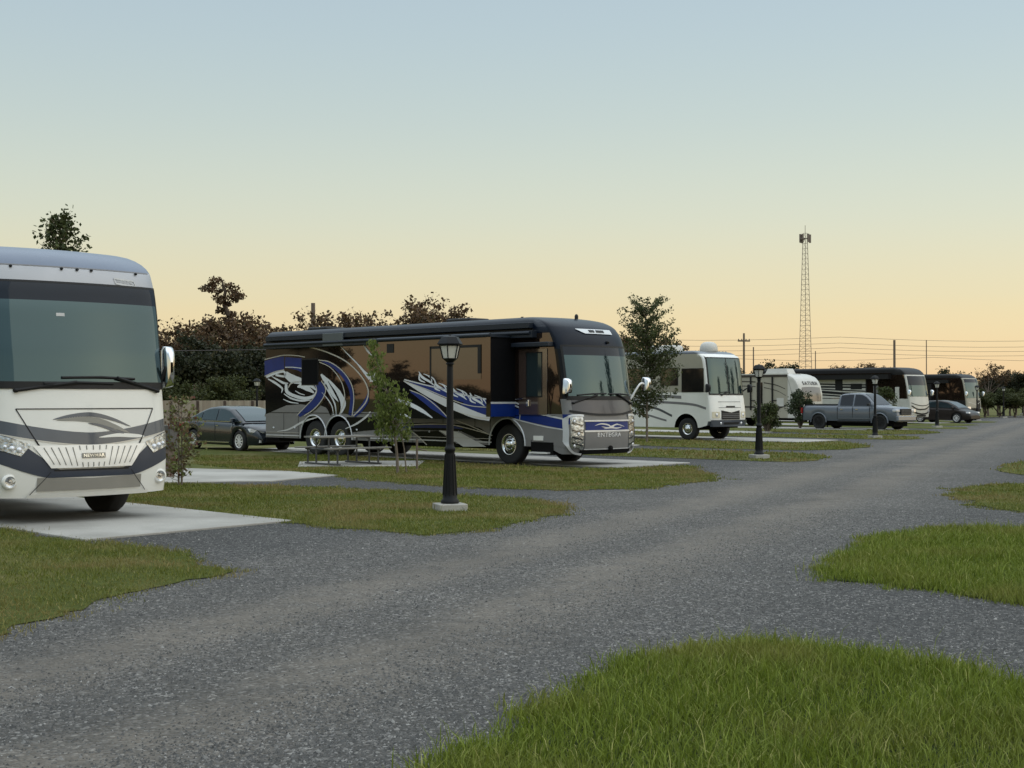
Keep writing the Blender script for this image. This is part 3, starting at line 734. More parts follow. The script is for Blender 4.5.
# ================================================================== motorhome 2 (dark, blue swooshes)
F2 = (1.30, 35.30)
def uz(px, py, d=0.0):               # surveyed point on the coach's side, d metres out
    k = (px - 512) / FOC; ox, oy = F2[0] - DR[0] * d, F2[1] - DR[1] * d
    a = (ox - k * oy) / (HD[0] - k * HD[1]); Y = oy - a * HD[1]
    return (-a, CAM_Z + (HZ - py) / FOC * Y)
def c5(x, y): return (255 + x * .20833, 310 + y * .20833)
def c6(x, y): return (390 + x * .20833, 310 + y * .20833)
def c7(x, y): return (510 + x * .2344, 300 + y * .2344)
def motorhome_two():
    h = 1.28; D = .88
    cc = (F2[0] + DR[0] * h, F2[1] + DR[1] * h)
    root = empty('motorhome', (cc[0], cc[1], 0), ROT, label='long black and brown motorhome with blue swooshes behind the nearest lamp post', cat='motorhome')
    H = 3.86; L = 13.2
    X0 = [(.3, .30), (.5, .38), (.8, .40), (1.2, .38), (1.5, .33), (1.75, .28), (2.2, .22), (2.8, .12), (3.1, .05), (3.3, -.03), (3.45, -.12), (3.58, -.25), (3.68, -.40), (3.76, -.60), (3.82, -.85), (3.88, -1.3)]
    AR = ((-2.05, .66, 1.20), (-9.36, .66, 1.20), (-10.62, .66, 1.20))
    s = Shell(L, h, H, X0, b=.20, r=.20, n=4.5, Rr=.30, zbf=lambda t: .33 + .0 * t, skirt=.50, arches=AR, zref=1.34)
    mb = MB()
    BR, BK_, NV, GR, BL, SI, LN, WH, MV, UN, LT = range(11)
    mats = ['brown_paint', 'black_paint', 'navy_roof', 'grey_paint', 'blue_paint', 'silver_paint', 'line_silver', 'decal_white', 'mauve_grey', 'black_matte', 'awning_light']
    def mf(kd, q, z):
        if kd == 'T': return NV
        if kd == 'B': return BK_ if z > 1.2 else GR
        if z > 3.40: return NV
        if kd == 'F': 
            if abs(q) > .9: return NV if z > 3.0 else (BK_ if z > 1.70 else (BL if .98 < z < 1.3 and q < 0 else GR))
            return NV if z > 3.0 else (BK_ if z > 1.68 else (MV if z > 1.3 else (GR if z > .42 else UN)))
        if z < 1.28: return GR
        if kd == 'L' and -9.9 < q < -.2 and z > 1.28: return BR  # rear stretch stays black: dark trees mirrored there are put into the paint
        return BK_
    s.build(mb, mf)
    def Q(pts, d, mi, lay, conv=c5):
        out = []
        for p in pts:
            u, z = uz(*conv(*p), d); out.append((u, -(h + d + .003 + .0018 * lay), z))
        mb.poly(out, mi)
    def rib(pts, w, d, mi, lay, conv=c5, n=7):
        cs = catmull([p[:2] for p in pts], n); m = len(cs); r0, r1 = [], []
        for i, p in enumerate(cs):
            dd = cs[min(i + 1, m - 1)] - cs[max(i - 1, 0)]; dd = dd / max(np.linalg.norm(dd), 1e-9); nn = np.array([-dd[1], dd[0]])
            t = i / (m - 1)
            if callable(w): ww = w(t)
            elif isinstance(w, (list, tuple)): ww = float(np.interp(t, np.linspace(0, 1, len(w)), w))
            else: ww = w
            a, b = p + nn * ww / 2, p - nn * ww / 2
            for q_, r_ in ((a, r0), (b, r1)):
                u, z = uz(*conv(*q_), d); r_.append((u, -(h + d + .003 + .0018 * lay), z))
        mb.grid([r0, r1], mi, False)
    # ---- rear swirl
    Q([(47, 505), (60, 470), (100, 440), (140, 450), (200, 445), (290, 448), (345, 470), (372, 512), (47, 512)], 0, GR, 0)
    Q([(47, 250), (140, 222), (230, 228), (300, 262), (345, 330), (330, 400), (280, 462), (220, 452), (150, 458), (100, 480), (52, 500)], 0, BK_, 1)
    Q([(47, 244), (95, 231), (140, 222), (141, 284), (95, 295), (47, 316)], 0, BL, 2)
    Q([(145, 226), (226, 232), (228, 300), (200, 288), (145, 276)], 0, BL, 2)
    rib([(47, 238), (95, 226), (142, 217), (200, 219), (240, 226)], 4, 0, LN, 4)
    rib([(47, 318), (95, 297), (141, 287)], 4, 0, LN, 4)
    rib([(145, 275), (185, 275), (225, 280)], 4, 0, WH, 4)
    rib([(55, 322), (100, 304), (140, 296), (141, 318), (100, 312)], 10, 0, WH, 3)
    rib([(62, 330), (90, 345), (115, 362), (132, 378), (128, 398)], [3, 11, 10, 8, 2], 0, WH, 3)
    rib([(80, 318), (110, 335), (138, 350), (160, 352)], [2, 9, 11, 4], 0, WH, 3)
    rib([(145, 305), (180, 330), (222, 342), (262, 358), (296, 385)], [26, 40, 30, 20, 6], 0, WH, 3)
    rib([(150, 352), (155, 392), (190, 412), (240, 424), (285, 412), (300, 380)], [10, 17, 15, 16, 14, 4], 0, WH, 3)
    rib([(140, 402), (175, 424), (225, 436), (268, 432)], [4, 8, 8, 3], 0, WH, 3)
    rib([(136, 428), (170, 442), (210, 448)], [3, 6, 3], 0, WH, 3)
    rib([(160, 375), (175, 352), (215, 345), (262, 352), (290, 372)], [3, 6, 6, 6, 4], 0, LN, 3)
    rib([(205, 370), (225, 365), (255, 378), (285, 398)], [6, 24, 24, 6], 0, WH, 4)
    rib([(195, 388), (215, 400), (240, 408)], [3, 5, 3], 0, WH, 4)
    rib([(300, 352), (318, 385), (300, 430), (262, 470), (212, 508)], [34, 38, 36, 30, 16], 0, BL, 5)
    rib([(322, 335), (340, 380), (322, 430), (280, 478), (240, 508)], [8, 26, 26, 18, 4], 0, BR, 4)
    rib([(320, 340), (341, 382), (322, 432), (282, 478), (238, 508)], 4, 0, LN, 6)
    rib([(288, 350), (298, 388), (280, 425), (245, 462), (203, 506)], 3.5, 0, LN, 6)
    rib([(318, 308), (352, 352), (392, 402), (424, 450), (412, 502)], [8, 36, 46, 28, 5], 0, WH, 4)
    rib([(352, 342), (385, 395), (408, 448), (402, 500)], [2, 9, 8, 3], 0, BK_, 5)
    rib([(330, 352), (360, 402), (385, 452), (392, 505)], [2, 7, 7, 2], 0, WH, 5)
    rib([(322, 395), (352, 430), (372, 465), (378, 505)], [2, 5, 5, 2], 0, WH, 5)
    rib([(330, 450), (352, 470), (366, 505)], [2, 14, 6], 0, BK_, 5)
    rib([(318, 245), (372, 264), (425, 312), (456, 372), (466, 432), (458, 505)], [3, 20, 22, 14, 16, 18], 0, BL, 3)
    rib([(305, 240), (360, 250), (420, 292), (462, 352), (476, 420), (468, 508)], 4.5, 0, LN, 5)
    rib([(310, 250), (362, 275), (405, 325), (428, 382), (430, 440), (405, 505)], 4, 0, LN, 5)
    rib([(150, 166), (250, 176), (345, 202), (440, 248), (512, 318), (544, 382), (538, 432), (512, 470), (474, 508)], 6, 0, LN, 5)
    rib([(544, 395), (536, 435), (505, 482), (476, 508)], [2, 22, 22, 16], 0, BL, 4)
    rib([(405, 165), (440, 205), (490, 255), (525, 296), (555, 328)], [3, 5, 6, 12, 22], 0, WH, 5)
    rib([(520, 165), (545, 200), (562, 218)], [6, 10, 3], 0, WH, 5)
    Q([(552, 300), (585, 300), (585, 345), (552, 345)], 0, SI, 6)
    rib([(108, 583), (165, 572), (235, 535), (310, 512)], [2, 8, 10, 4], 0, SI, 3)
    rib([(435, 570), (490, 545), (535, 512), (556, 488)], [3, 9, 9, 5], 0, SI, 3)
    Q([(440, 514), (590, 514), (590, 575), (520, 580), (445, 590)], 0, BK_, 2)
    # belt seam and bright skirt trim
    mb.box(-13.15, -.3, -h - .012, -h - .002, 1.285, 1.30, BK_)
    for x0, x1 in ((-13.15, -11.35), (-8.6, -2.65)):
        mb.box(x0, x1, -h - .02, -h - .003, .56, .59, SI); mb.box(x0, x1, -h - .018, -h - .003, .66, .672, LN)
    # wheel-arch lips
    for (ax, ar, ah) in AR:
        pts = [(ax + ar * 1.03 * math.cos(a), -h - .012, ah - ar + ar * 1.03 * math.sin(a)) for a in np.linspace(-.05, PI + .05, 20)]
        mb.tube(pts, .022, 6, SI)
    # compartment seams & courtesy lamps
    for x in (-12.2, -11.42, -8.5, -7.2, -5.9, -4.6, -3.3, -2.7, -1.15): mb.box(x - .006, x + .006, -h - .0065, -h - .003, .5, 1.28, BK_)
    for px_, py_ in (c5(90, 565), c5(192, 565), c5(490, 575), c5(598, 600), c6(190, 583), c6(330, 586), c5(672, 648)):
        u, z = uz(px_, py_); mb.lathe([(.035, -.0), (.03, -.02), (.002, -.026)], (u, -h, z), 'y', 10, WH)
    # lower compartment graphics ahead of the tandem
    Q([(60, 545), (200, 540), (350, 548), (430, 565), (490, 604), (488, 640), (470, 640), (340, 582), (100, 575)], 0, BK_, 1, c6)
    rib([(60, 564), (180, 558), (300, 562), (350, 570)], [6, 16, 14, 4], 0, BL, 3, c6)
    rib([(60, 554), (180, 548), (300, 552), (420, 580), (492, 602)], 4, 0, LN, 4, c6)
    Q([(236, 578), (330, 584), (462, 656), (352, 656)], 0, SI, 2, c6)
    Q([(110, 582), (232, 580), (340, 656), (180, 652)], 0, BK_, 1, c6)
    rib([(100, 578), (140, 610), (178, 648)], 4, 0, LN, 3, c6)
    rib([(320, 530), (400, 562), (490, 602)], 4, 0, LN, 4, c6)
    # front quarter: blue sweep
    Q([(-6, 452), (50, 470), (225, 510), (230, 551), (60, 516), (-6, 497)], 0, BL, 3, c7)
    rib([(-10, 435), (50, 462), (130, 486), (226, 507)], 7, 0, SI, 5, c7); rib([(-10, 425), (50, 448), (85, 466)], 7, 0, SI, 5, c7)
    rib([(-10, 500), (60, 518), (150, 540), (230, 553)], 5, 0, SI, 5, c7)
    Q([(-6, 503), (60, 520), (150, 543), (230, 556), (236, 632), (162, 612), (70, 592), (30, 540)], 0, GR, 2, c7)
    rib([(42, 462), (44, 490), (42, 516)], 3, 0, LN, 6, c7)
    mb.build('body', mats, root)
    under(root, L, h, .25, ((-1.9, 1), (-9.36, 1), (-10.62, 1)), .38)
    # ---- slide-out
    global_mb = mb
    mb_s = MB(); u1 = -1.76; u0 = uz(378, 380, D)[0]
    zb_, zt_ = 1.27, 3.32
    mb_s.box(u0, u1, -h - D, -h + .05, zb_, zt_, 0)
    mb_s.box(u1 - .0, u1 + .012, -h - D + .0, -h - .003, zb_, zt_ , 9)
    mb_s.box(u1 + .012, u1 + .016, -h - D, -h - .003, zb_, 1.60, 4); mb_s.box(u1 + .012, u1 + .017, -h - D, -h - .003, 1.60, 1.65, 5)
    mb_s.box(u1 - .14, u1 + .02, -h - D - .018, -h - D - .002, zb_, zt_, 0)
    mb = mb_s
    def Q2(pts, mi, lay): 
        out = [(uz(*c6(*p), D)[0], -(h + D + .003 + .0018 * lay), uz(*c6(*p), D)[1]) for p in pts]; mb_s.poly(out, mi)
    def rib2(pts, w, mi, lay):
        cs = catmull(pts, 7); m = len(cs); r0, r1 = [], []
        for i, p in enumerate(cs):
            dd = cs[min(i + 1, m - 1)] - cs[max(i - 1, 0)]; dd = dd / max(np.linalg.norm(dd), 1e-9); nn = np.array([-dd[1], dd[0]])
            ww = float(np.interp(i / (m - 1), np.linspace(0, 1, len(w)), w)) if isinstance(w, (list, tuple)) else w
            for q_, r_ in ((p + nn * ww / 2, r0), (p - nn * ww / 2, r1)):
                u, z = uz(*c6(*q_), D); r_.append((u, -(h + D + .003 + .0018 * lay), z))
        mb_s.grid([r0, r1], mi, False)
    Q2([(-50, 350), (60, 345), (200, 408), (300, 462), (400, 520), (470, 522), (200, 522), (-50, 518)], 1, 1)
    rib2([(95, 345), (190, 378), (290, 402), (390, 432), (478, 450)], [4, 38, 44, 40, 34], 4, 3)
    Q2([(380, 425), (480, 452), (480, 521), (400, 513), (320, 470)], 4, 2)
    rib2([(66, 340), (160, 390), (270, 445), (400, 500), (480, 522)], [4, 24, 36, 34, 22], 5, 4)
    rib2([(70, 334), (180, 362), (290, 388), (390, 415), (480, 430)], 6, 5, 5)
    rib2([(66, 340), (170, 378), (280, 424), (380, 458), (480, 468)], 4, 6, 5)
    rib2([(100, 392), (150, 418), (210, 462), (275, 518)], [6, 26, 34, 6], 4, 3)
    rib2([(96, 384), (160, 412), (230, 466), (282, 520)], 4, 6, 4)
    rib2([(14, 420), (80, 445), (150, 480), (205, 518)], [4, 20, 18, 5], 7, 4)
    rib2([(-30, 470), (10, 480), (60, 500), (100, 518)], [3, 14, 16, 4], 7, 4)
    rib2([(330, 490), (420, 515), (480, 521)], [2, 8, 4], 6, 5)
    for sx, sy, sc in ((140, 300, 1), (215, 345, .9), (300, 372, .95), (385, 402, .95)):
        T = lambda x, y: (sx + x * sc, sy + y * sc)
        rib2([T(0, -4), T(16, 22), T(52, 44), T(74, 62)], [3, 12, 10, 2], 7, 5)
        rib2([T(2, 6), T(4, 34), T(30, 48)], [3, 9, 4], 7, 5)
        rib2([T(22, 6), T(48, 18), T(62, 40), T(56, 52)], [2, 6, 5, 2], 7, 5)
        rib2([T(48, 0 + 14), T(70, 30), T(86, 56)], [2, 6, 2], 7, 5)
    sl = mb_s.build('slide_out', mats, root)
    fr = MB()
    a, b = uz(*c6(192, 175), D), uz(*c6(438, 165), D); lo = uz(*c6(192, 300), D)[1]
    wz1, wz0 = (a[1] + b[1]) / 2, lo - .05
    fr.box(a[0], b[0], -h - D - .016, -h - D - .003, wz1 - .07, wz1, 0); fr.box(a[0], a[0] + .06, -h - D - .016, -h - D - .003, wz0 - .15, wz1, 0)
    fr.box(b[0] - .12, b[0], -h - D - .02, -h - D - .003, wz0, wz1, 0); fr.box(a[0], b[0], -h - D - .009, -h - D - .003, wz0 - .15, wz1 - .07, 1)
    fr.build('window', ['black_plastic', 'side_glass'], sl)
    fr = MB(); a, b = uz(387, 344, D), uz(393, 351, D); fr.box(a[0], a[0] + .3, -h - D - .012, -h - D - .003, a[1] - .25, a[1], 0); fr.build('vent_grille', ['black_plastic'], sl)
    # ---- windows in the body side
    def win(x0, x1, z0, z1, nm='window'):
        w = MB(); w.box(x0 - .04, x1 + .04, -h - .014, -h - .004, z0 - .04, z1 + .04, 0); w.box(x0, x1, -h - .020, -h - .015, z0, z1, 1); return w.build(nm, ['black_plastic', 'black_matte'], root, bevel=.004)
    u = uz(*c5(228, 240)); v = uz(*c5(302, 355)); win(u[0], v[0], v[1], u[1])
    # ---- awning housings along the top
    aw = MB()
    aw.box(-13.05, -.95, -h - .20, -h + .02, 3.30, 3.48, 0); aw.box(-13.0, -1.1, -h - .16, -h + .10, 3.55, 3.70, 0)
    aw.box(-9.9, -8.9, -h - .205, -h - .16, 3.31, 3.70, 1)
    aw.box(-12.95, -1.15, -h - .02, -h + .10, 3.48, 3.55, 2)
    aw.tube([(-13.0, -h - .2, 3.42), (-1.0, -h - .2, 3.42)], .05, 8, 0)
    aw.build('awning', ['awning_metal', 'awning_light', 'black_plastic'], root, bevel=.012)
    aw = MB(); aw.box(u0 - .05, u1 + .05, -h - D - .03, -h - .2, zt_ + .002, zt_ + .05, 0); aw.tube([(u0, -h - D - .01, zt_ + .05), (u1, -h - D - .01, zt_ + .05)], .055, 8, 0)
    aw.build('slide_topper', ['awning_metal'], root)
    aw = MB(); aw.box(-1.7, -.35, -h - .22, -h, 3.06, 3.18, 0); aw.build('door_awning', 'awning_metal', root, bevel=.02)
    # ---- entry door
    d = MB(); a = uz(*c7(40, 190)); b = uz(*c7(160, 480)); x0, x1 = a[0], b[0] + .0
    dz1, dz0 = 3.02, 1.32
    d.box(x0, x1, -h - .022, -h - .012, dz0, dz1, 0)
    door = d.build('door', ['red_brown'], root, bevel=.006)
    dd = MB(); a = uz(*c7(75, 228)); b = uz(*c7(137, 410)); dd.box(a[0] - .03, b[0] + .03, -h - .029, -h - .0225, b[1] - .03, a[1] + .03, 0); dd.box(a[0], b[0], -h - .034, -h - .0295, b[1], a[1], 1); dd.build('window', ['black_plastic', 'car_glass'], door, bevel=.003)
    dd = MB(); a = uz(*c7(80, 440)); dd.box(a[0] - .04, a[0] + .05, -h - .07, -h - .023, a[1] - .09, a[1] + .09); dd.build('handle', 'chrome', door, bevel=.015)
    dd = MB(); dd.tube([(-1.72, -h - .06, 1.72), (-1.40, -h - .06, 1.74)], .016, 6); dd.build('grab_handle', 'chrome', root)
    # entry step and front quarter step well
    st = MB(); st.box(-1.15, -.35, -h - .02, -h + .25, .30, .62, 0); st.box(-1.05, -.7, -h - .03, -h - .012, .66, .78, 1); st.box(-1.1, -.45, -h - .14, -h + .1, .33, .37, 1)
    st.build('entry_step', ['under', 'satin_metal'], root)
    # side cab window
    # ---- nose
    w = MB(); s.strip(w, -1.18, 1.18, 3.06, 2.84, .012, 1, 36, 4); s.strip(w, -1.18, 1.18, 2.84, 1.80, .012, 0, 36, 12); w.build('windshield', ['windshield', 'shade_band'], root)
    w = MB(); s.strip(w, -1.22, 1.22, 1.80, 1.70, .014, 0, 30, 1); s.strip(w, -1.22, 1.22, 3.10, 3.055, .014, 0, 30, 1)
    for sg in (-1, 1): s.strip(w, sg * 1.175, sg * 1.225, 3.08, 1.75, .014, 0, 2, 12)
    s.curve(w, [(-1.2, 1.42), (-.6, 1.34), (0, 1.32), (.6, 1.34), (1.2, 1.42)], .05, .03, 0)
    w.build('windshield_trim', 'black_plastic', root)
    g = MB(); s.strip(g, -.80, .80, 1.15, .93, .016, 0, 20, 2); s.strip(g, -.84, .84, 1.19, 1.15, .03, 1, 20, 1); s.strip(g, -.84, .84, .93, .885, .03, 1, 20, 1)
    s.curve(g, [(-.52, 1.05), (-.3, 1.09), (-.05, 1.06), (.05, 1.02), (.3, 1.07), (.62, 1.01)], taper(.035), .022, 1)
    s.curve(g, [(-.22, .965), (.05, .985), (.3, .975), (.5, 1.0)], taper(.03), .022, 1); s.curve(g, [(-.3, 1.02), (-.1, .99), (.1, 1.0), (.2, 1.06), (.32, 1.09)], taper(.03), .023, 1)
    g.build('nose_emblem_panel', ['blue_paint', 'silver_paint'], root)
    g = MB(); s.strip(g, -.82, .82, .885, .46, .016, 0, 20, 4); s.strip(g, -.84, .84, .47, .445, .024, 1, 20, 1); s.strip(g, -.95, .95, .44, .33, .02, 2, 20, 2)
    g.lathe([(.07, 0), (.07, .05), (.002, .055)], s.P(.03, .47, .02), 'x', 12, 2)
    gr = g.build('grille', ['grey_paint', 'silver_paint', 'under'], root)
    g = MB(); g.text('ENTEGRA', .15, lambda x, y, z: s.P(x * 1.25, .805 + y, .02 + z), 0, .006, 1.12); g.build('badge', 'silver_paint', root)
    for sg in (-1, 1):
        l = MB()
        s.strip(l, sg * .86, sg * 1.20, lambda y: 1.28, lambda y: .40 + .10 * (1 - abs(abs(y) - 1.02) / .2), .012, 0, 8, 12)
        for i, zz in enumerate((1.15, .84, .54)):
            yy = 1.0 if i % 2 else 1.10
            l.lathe([(.045, 0), (.04, .008), (.002, .012)], s.P(sg * yy, zz, .02), 'x', 12, 1)
        for zz in (1.08, .9, .72, .57): s.curve(l, [(sg * .88, zz - .03), (sg * 1.0, zz + .0), (sg * 1.17, zz + .04)], .03, .022, 3)
        s.curve(l, [(sg * .84, 1.30), (sg * 1.0, 1.31), (sg * 1.24, 1.26), (sg * 1.255, .9), (sg * 1.245, .55), (sg * 1.1, .38), (sg * .88, .33)], .05, .03, 2, 6)
        l.build('headlight', ['lens', 'lens_bright', 'silver_paint', 'black_gloss'], root)
    br = MB(); s.strip(br, -.62, .70, 3.52, lambda y: 3.40 if y > -.4 else 3.40 + (-.4 - y) * .5, .02, 0, 16, 2); s.strip(br, -.22, -.02, 3.49, 3.435, .03, 1, 4, 1); s.strip(br, .04, .36, 3.49, 3.435, .03, 1, 4, 1)
    br.lathe([(.04, 0), (.04, .06), (.002, .07)], s.P(.35, 3.2, 0), 'x', 10, 1)
    br.build('marker_light_panel', ['decal_white', 'black_plastic'], root)
    wiper(root, s, (-1.08, 1.62), (-.35, 1.82), ((-.95, 1.82), (.0, 1.86))); wiper(root, s, (1.10, 1.60), (.45, 1.84), ((.1, 1.85), (1.0, 1.83)))
    mirror(root, (.05, -1.22, 1.78), (.22, -1.38, 2.05), .22, .40); mirror(root, (.05, 1.22, 1.72), (.2, 1.68, 2.12), .22, .36, mats=('chrome', 'satin_metal'))
    wheel(root, -2.05, -1.08, .53, .30, -1); wheel(root, -9.36, -1.08, .53, .3, -1); wheel(root, -10.62, -1.08, .53, .3, -1)
    wheel(root, -2.05, 1.08, .53, .30, 1); wheel(root, -9.36, 1.08, .53, .3, 1); wheel(root, -10.62, 1.08, .53, .3, 1)
    rr = MB(); rr.box(-12.2, -11.2, -.4, .4, H - .01, H + .14, 0); rr.build('roof_air_conditioner', 'black_plastic', root, bevel=.05); rr = MB(); rr.box(-5.5, -4.5, -.4, .4, H - .01, H + .14, 0); rr.build('roof_air_conditioner', 'black_plastic', root, bevel=.05)
    rr = MB(); rr.lathe([(.05, 0), (.05, .08), (.03, .12), (.002, .13)], (-.95, .2, H - .02), 'z', 10); rr.build('roof_antenna', 'black_plastic', root)
    hb = MB(); hb.tube([(-13.1, 0, .5), (-14.6, 0, .5)], .035, 8); hb.tube([(-13.2, -.3, .5), (-14.4, -.35, .42)], .025, 6); hb.build('tow_bar', 'under', root)
motorhome_two()

# ================================================================== motorhome 3 (white, two roof domes)
def motorhome_three():
    c = (8.05 + DR[0] * 1.22, 57.5 + DR[1] * 1.22)
    root = empty('motorhome', (c[0], c[1], 0), ROT, label='white motorhome with black grille and two white roof domes, half hidden by the young tree', cat='motorhome')
    h, H, L = 1.22, 3.72, 10.2
    X0 = [(.5, .18), (.8, .26), (1.2, .25), (1.7, .18), (1.95, .12), (2.6, .06), (3.2, -.02), (3.4, -.06), (3.5, -.18), (3.6, -.32), (3.68, -.5), (3.74, -.9)]
    s = Shell(L, h, H, X0, b=.12, r=.14, n=5, Rr=.14, zbf=lambda t: .62, skirt=.52, arches=((-1.15, .62, 1.10), (-6.6, .62, 1.1)), zref=1.3)
    mb = MB()
    def mf(kd, q, z):
        if kd == 'T' or (z > 3.52): return 1
        if kd == 'F': return 0 if z > .85 else 1
        if z > 2.0: return 2
        return 0
    s.build(mb, mf)
    for pts, w, m_ in (([(-9, 1.6), (-6, 1.75), (-3.5, 1.62), (-1, 1.5), (-.1, 1.32)], .10, 3), ([(-8, 1.2), (-5, 1.45), (-3, 1.35), (-1.9, 1.0)], .10, 1), ([(-7, .9), (-4, 1.1), (-2.2, .8)], .08, 3), ([(-3.4, 1.78), (-2.4, 1.82), (-1.4, 1.78)], .13, 3)):
        cs = catmull(pts, 8); mb.grid([[(p[0], -h - .005, p[1] + w / 2) for p in cs], [(p[0], -h - .005, p[1] - w / 2) for p in cs]], m_, False)
    s.strip(mb, -1.14, 1.14, 3.50, 3.42, .03, 0, 20, 2)
    s.strip(mb, -.75, .75, 1.60, 1.58, .006, 1, 10, 1); s.strip(mb, -.75, .75, 1.36, 1.34, .006, 1, 10, 1)
    mb.build('body', ['white_paint', 'blue_grey', 'beige', 'grey_stripe'], root)
    under(root, L, h, .0, ((-1.15, 1), (-6.6, 1)), .5)
    w = MB(); s.strip(w, -1.12, -.02, 3.40, 1.92, .012, 0, 16, 8); s.strip(w, .02, 1.12, 3.40, 1.92, .012, 0, 16, 8); w.build('windshield', ['windshield'], root)
    w = MB(); s.strip(w, -1.16, 1.16, 3.43, 3.39, .015, 0, 16, 1); s.strip(w, -1.16, 1.16, 1.93, 1.87, .016, 0, 16, 1); s.strip(w, -.02, .02, 3.4, 1.9, .016, 0, 2, 6)
    for sg in (-1, 1): s.strip(w, sg * 1.10, sg * 1.16, 3.4, 1.9, .015, 0, 2, 8)
    w.build('windshield_trim', 'black_plastic', root)
    g = MB(); s.strip(g, -.62, .62, lambda y: 1.24 - .09 * (1 - abs(y) / .62), lambda y: .86 - .0 * y, .012, 0, 12, 3); s.strip(g, -.3, .3, 1.42, 1.36, .012, 0, 8, 1)
    for z_ in (.95, 1.02, 1.09): s.curve(g, [(-.58, z_), (0, z_), (.58, z_)], .02, .02, 1)
    g.build('grille', ['black_plastic', 'grey_stripe'], root)
    b = MB(); s.strip(b, -1.18, 1.18, .84, .58, .05, 0, 20, 3); s.strip(b, -.5, .5, .76, .66, .056, 1, 8, 1)
    for sg in (-1, 1): b.lathe([(.06, 0), (.05, .02), (.002, .03)], s.P(sg * .68, .72, .055), 'x', 10, 2)
    b.build('bumper', ['blue_grey', 'black_plastic', 'lens_bright'], root)
    for sg in (-1, 1):
        l = MB(); s.strip(l, sg * .72, sg * 1.12, 1.18, .93, .015, 0, 8, 3); l.lathe([(.08, 0), (.05, .02), (.002, .03)], s.P(sg * .88, 1.05, .02), 'x', 12, 1); l.build('headlight', ['warm_glass', 'lens_bright'], root)
        wheel(root, -1.15, sg * 1.02, .46, .28, sg, steer=.12); wheel(root, -6.6, sg * 1.02, .46, .28, sg)
    for x0, x1, z0, z1 in ((-1.35, -.25, 2.02, 2.95), (-2.5, -1.6, 2.3, 3.0), (-5.2, -3.6, 2.2, 3.0), (-8.5, -7.3, 2.2, 3.0)):
        wn = MB(); wn.box(x0 - .03, x1 + .03, -h - .014, -h - .006, z0 - .03, z1 + .03, 0); wn.box(x0, x1, -h - .02, -h - .015, z0, z1, 1); wn.build('window', ['black_plastic', 'side_glass'], root)
    def dome(x, y, r, hh):
        d = MB(); d.lathe([(r, 0), (r * 1.02, .04), (r * .98, hh * .45), (r * .85, hh * .75), (r * .6, hh * .93), (r * .3, hh), (.002, hh * 1.01)], (x, y, H - .02), 'z', 24); d.build('satellite_dome', 'trailer_white', root)
    dome(-.95, .05, .38, .42)
    a = MB(); a.box(-3.9, -2.5, -.42, .42, H - .02, H + .30, 0, (.12, .05)); a.build('roof_air_conditioner', 'trailer_white', root, bevel=.06)
    for y in (.35, .5, .75, .95):
        a = MB(); a.lathe([(.045, 0), (.05, .05), (.002, .07)], (-.75, y, H - .06), 'z', 8); a.build('clearance_light', 'blue_grey', root)
    wiper(root, s, (-.5, 1.86), (-.1, 2.0), ((-.5, 1.98), (.1, 2.0)))
    mirror(root, (-.1, -1.2, 2.0), (.15, -1.42, 2.15), .18, .35, mats=('black_plastic', 'black_plastic')); mirror(root, (-.1, 1.2, 2.0), (.15, 1.42, 2.15), .18, .35, mats=('black_plastic', 'black_plastic'))
motorhome_three()

